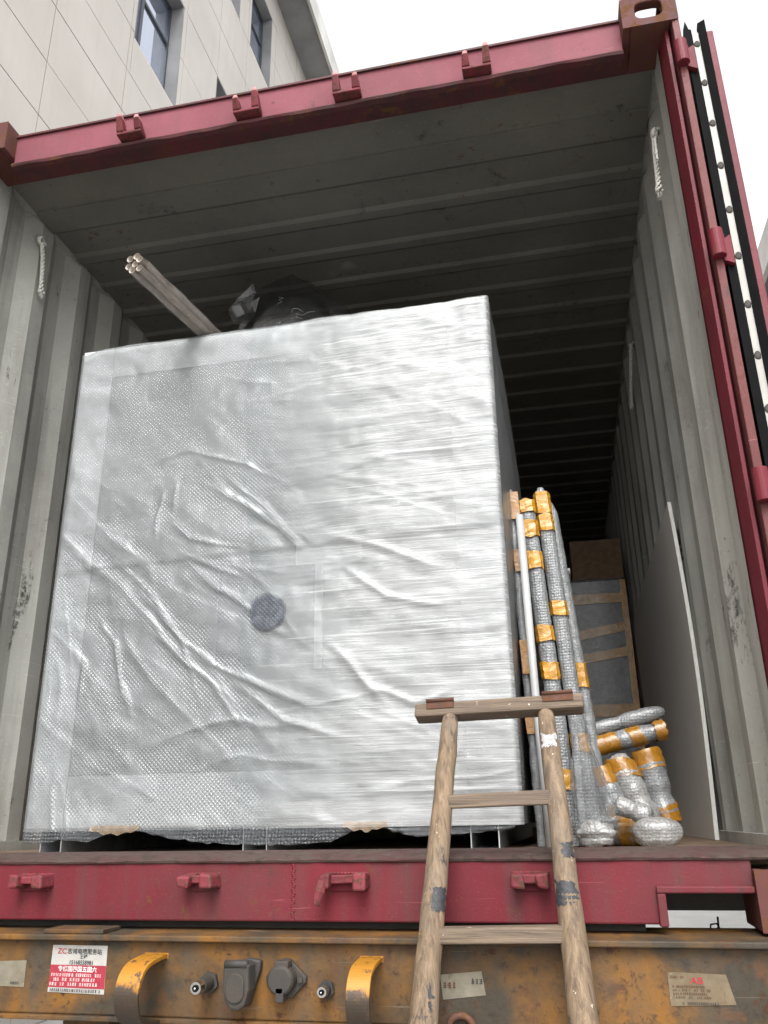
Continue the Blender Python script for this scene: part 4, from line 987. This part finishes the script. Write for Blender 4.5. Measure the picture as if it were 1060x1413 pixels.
wrapped('bulky_parcel', 'wrapped furniture leg with amber top and low amber band beside the board', (.926, .66, .405), (.965, .64, .185), .040, .038, [(.0, .24), (.66, .88)], 5)
wrapped('wrapped_piece', 'small pale bubble wrapped piece lying on the bigger pale lump', (.812, .46, .258), (.905, .44, .222), .024, .026, [], 6, 'wrap_pale')
lp = tag(obj('wrapped_lump', B().blob((.910, .40, FLOOR + .036), (.062, .055, .037), 22, .12, 1.6, 2.0, .75), 'wrap_pale', None, True, origin=(.91, .40, FLOOR)), 'fat pale bubble wrapped lump lying at the sill by the board', 'parcel')
wrapped('wrapped_piece', 'dark amber taped piece on the floor behind the pale lump', (.79, .56, FLOOR + .036), (.91, .53, FLOOR + .036), .035, .035, [(.3, .7)], 7, 'wrap_dark')
# leaning board
bd = thing('leaning_board', (1.13, 2.1, FLOOR), 'thin grey-brown board with pale edge standing against the right wall', 'board')
nb = 30; pts = []
z_t = 1.305; ya, yb = 1.03, 3.05
outl = [(ya, FLOOR + .001), (yb - .1, FLOOR + .001), (yb, FLOOR + .12), (yb + .02, .8), (yb + .05, z_t - .25), (yb, z_t - .06), (yb - .12, z_t), (ya + .06, z_t), (ya, z_t - .02)]
def bx(z, y): return 1.137 + .014 * math.sin(min(1, (z - FLOOR) / 1.15) * math.pi)
fv = []; zz_ = np.linspace(FLOOR + .001, z_t, 40)
Pf = np.zeros((40, 24, 3)); Pb = np.zeros((40, 24, 3))
for i, z in enumerate(zz_):
    far = yb + .04 * math.sin((z - FLOOR) * 2.4) - (.14 * max(0, (z - (z_t - .18)) / .18) ** 2) - .08 * max(0, (FLOOR + .1 - z) / .1)
    for j in range(24):
        yv = ya + (far - ya) * j / 23; Pf[i, j] = (bx(z, yv), yv, z); Pb[i, j] = (bx(z, yv) + .0125, yv, z)
b = B(); b.grid(Pf); b.grid(Pb); obj('board_face', b, 'board', bd, True)
eb = B(); E = np.zeros((40, 2, 3)); E[:, 0] = Pf[:, 0]; E[:, 1] = Pb[:, 0]; eb.grid(E); T = np.zeros((2, 24, 3)); T[0] = Pf[-1]; T[1] = Pb[-1]; eb.grid(T); E2 = np.zeros((40, 2, 3)); E2[:, 0] = Pf[:, -1]; E2[:, 1] = Pb[:, -1]; eb.grid(E2)
obj('board_edge', eb, 'white_board_edge', bd)
# crates at the back
bk = thing('film_wrapped_crate', (.95, 3.5, FLOOR), 'tall dark film wrapped crate with amber tape deep behind the parcels', 'crate')
obj('crate_body', B().box(.765, 1.12, 3.12, 4.2, FLOOR, 1.60), 'wrap_dark', bk, bevel=.02)
for z0_, z1_, tl in ((.77, .84, 0), (1.12, 1.175, .05), (1.27, 1.325, .06), (1.44, 1.50, 0)):
    obj('tape_band', B().hexa([(.760, 3.112, z0_ - tl), (1.125, 3.112, z0_), (1.125, 4.0, z0_), (.760, 4.0, z0_ - tl), (.760, 3.112, z1_ - tl), (1.125, 3.112, z1_), (1.125, 4.0, z1_), (.760, 4.0, z1_ - tl)]), 'tape', bk)
obj('tape_band', B().box(1.092, 1.128, 3.108, 3.9, FLOOR + .01, 1.58), 'tape', bk)
tag(obj('carton', B().box(.82, 1.13, 3.16, 3.7, 1.602, 1.86), 'cardboard', None, bevel=.006, origin=(.97, 3.4, 1.602)), 'brown cardboard carton stacked on the dark film wrapped crate', 'carton')
# wire loop hanging in the sill recess
wl_ = [(.995, .16, .014), (.993, .15, -.004), (.985, .15, -.016), (.975, .15, -.012), (.977, .15, .000), (.990, .15, .002), (1.0, .15, -.018)]
obj('wire_hook', B().tube(wl_, .0022, 6), 'black_rubber', ct, True)
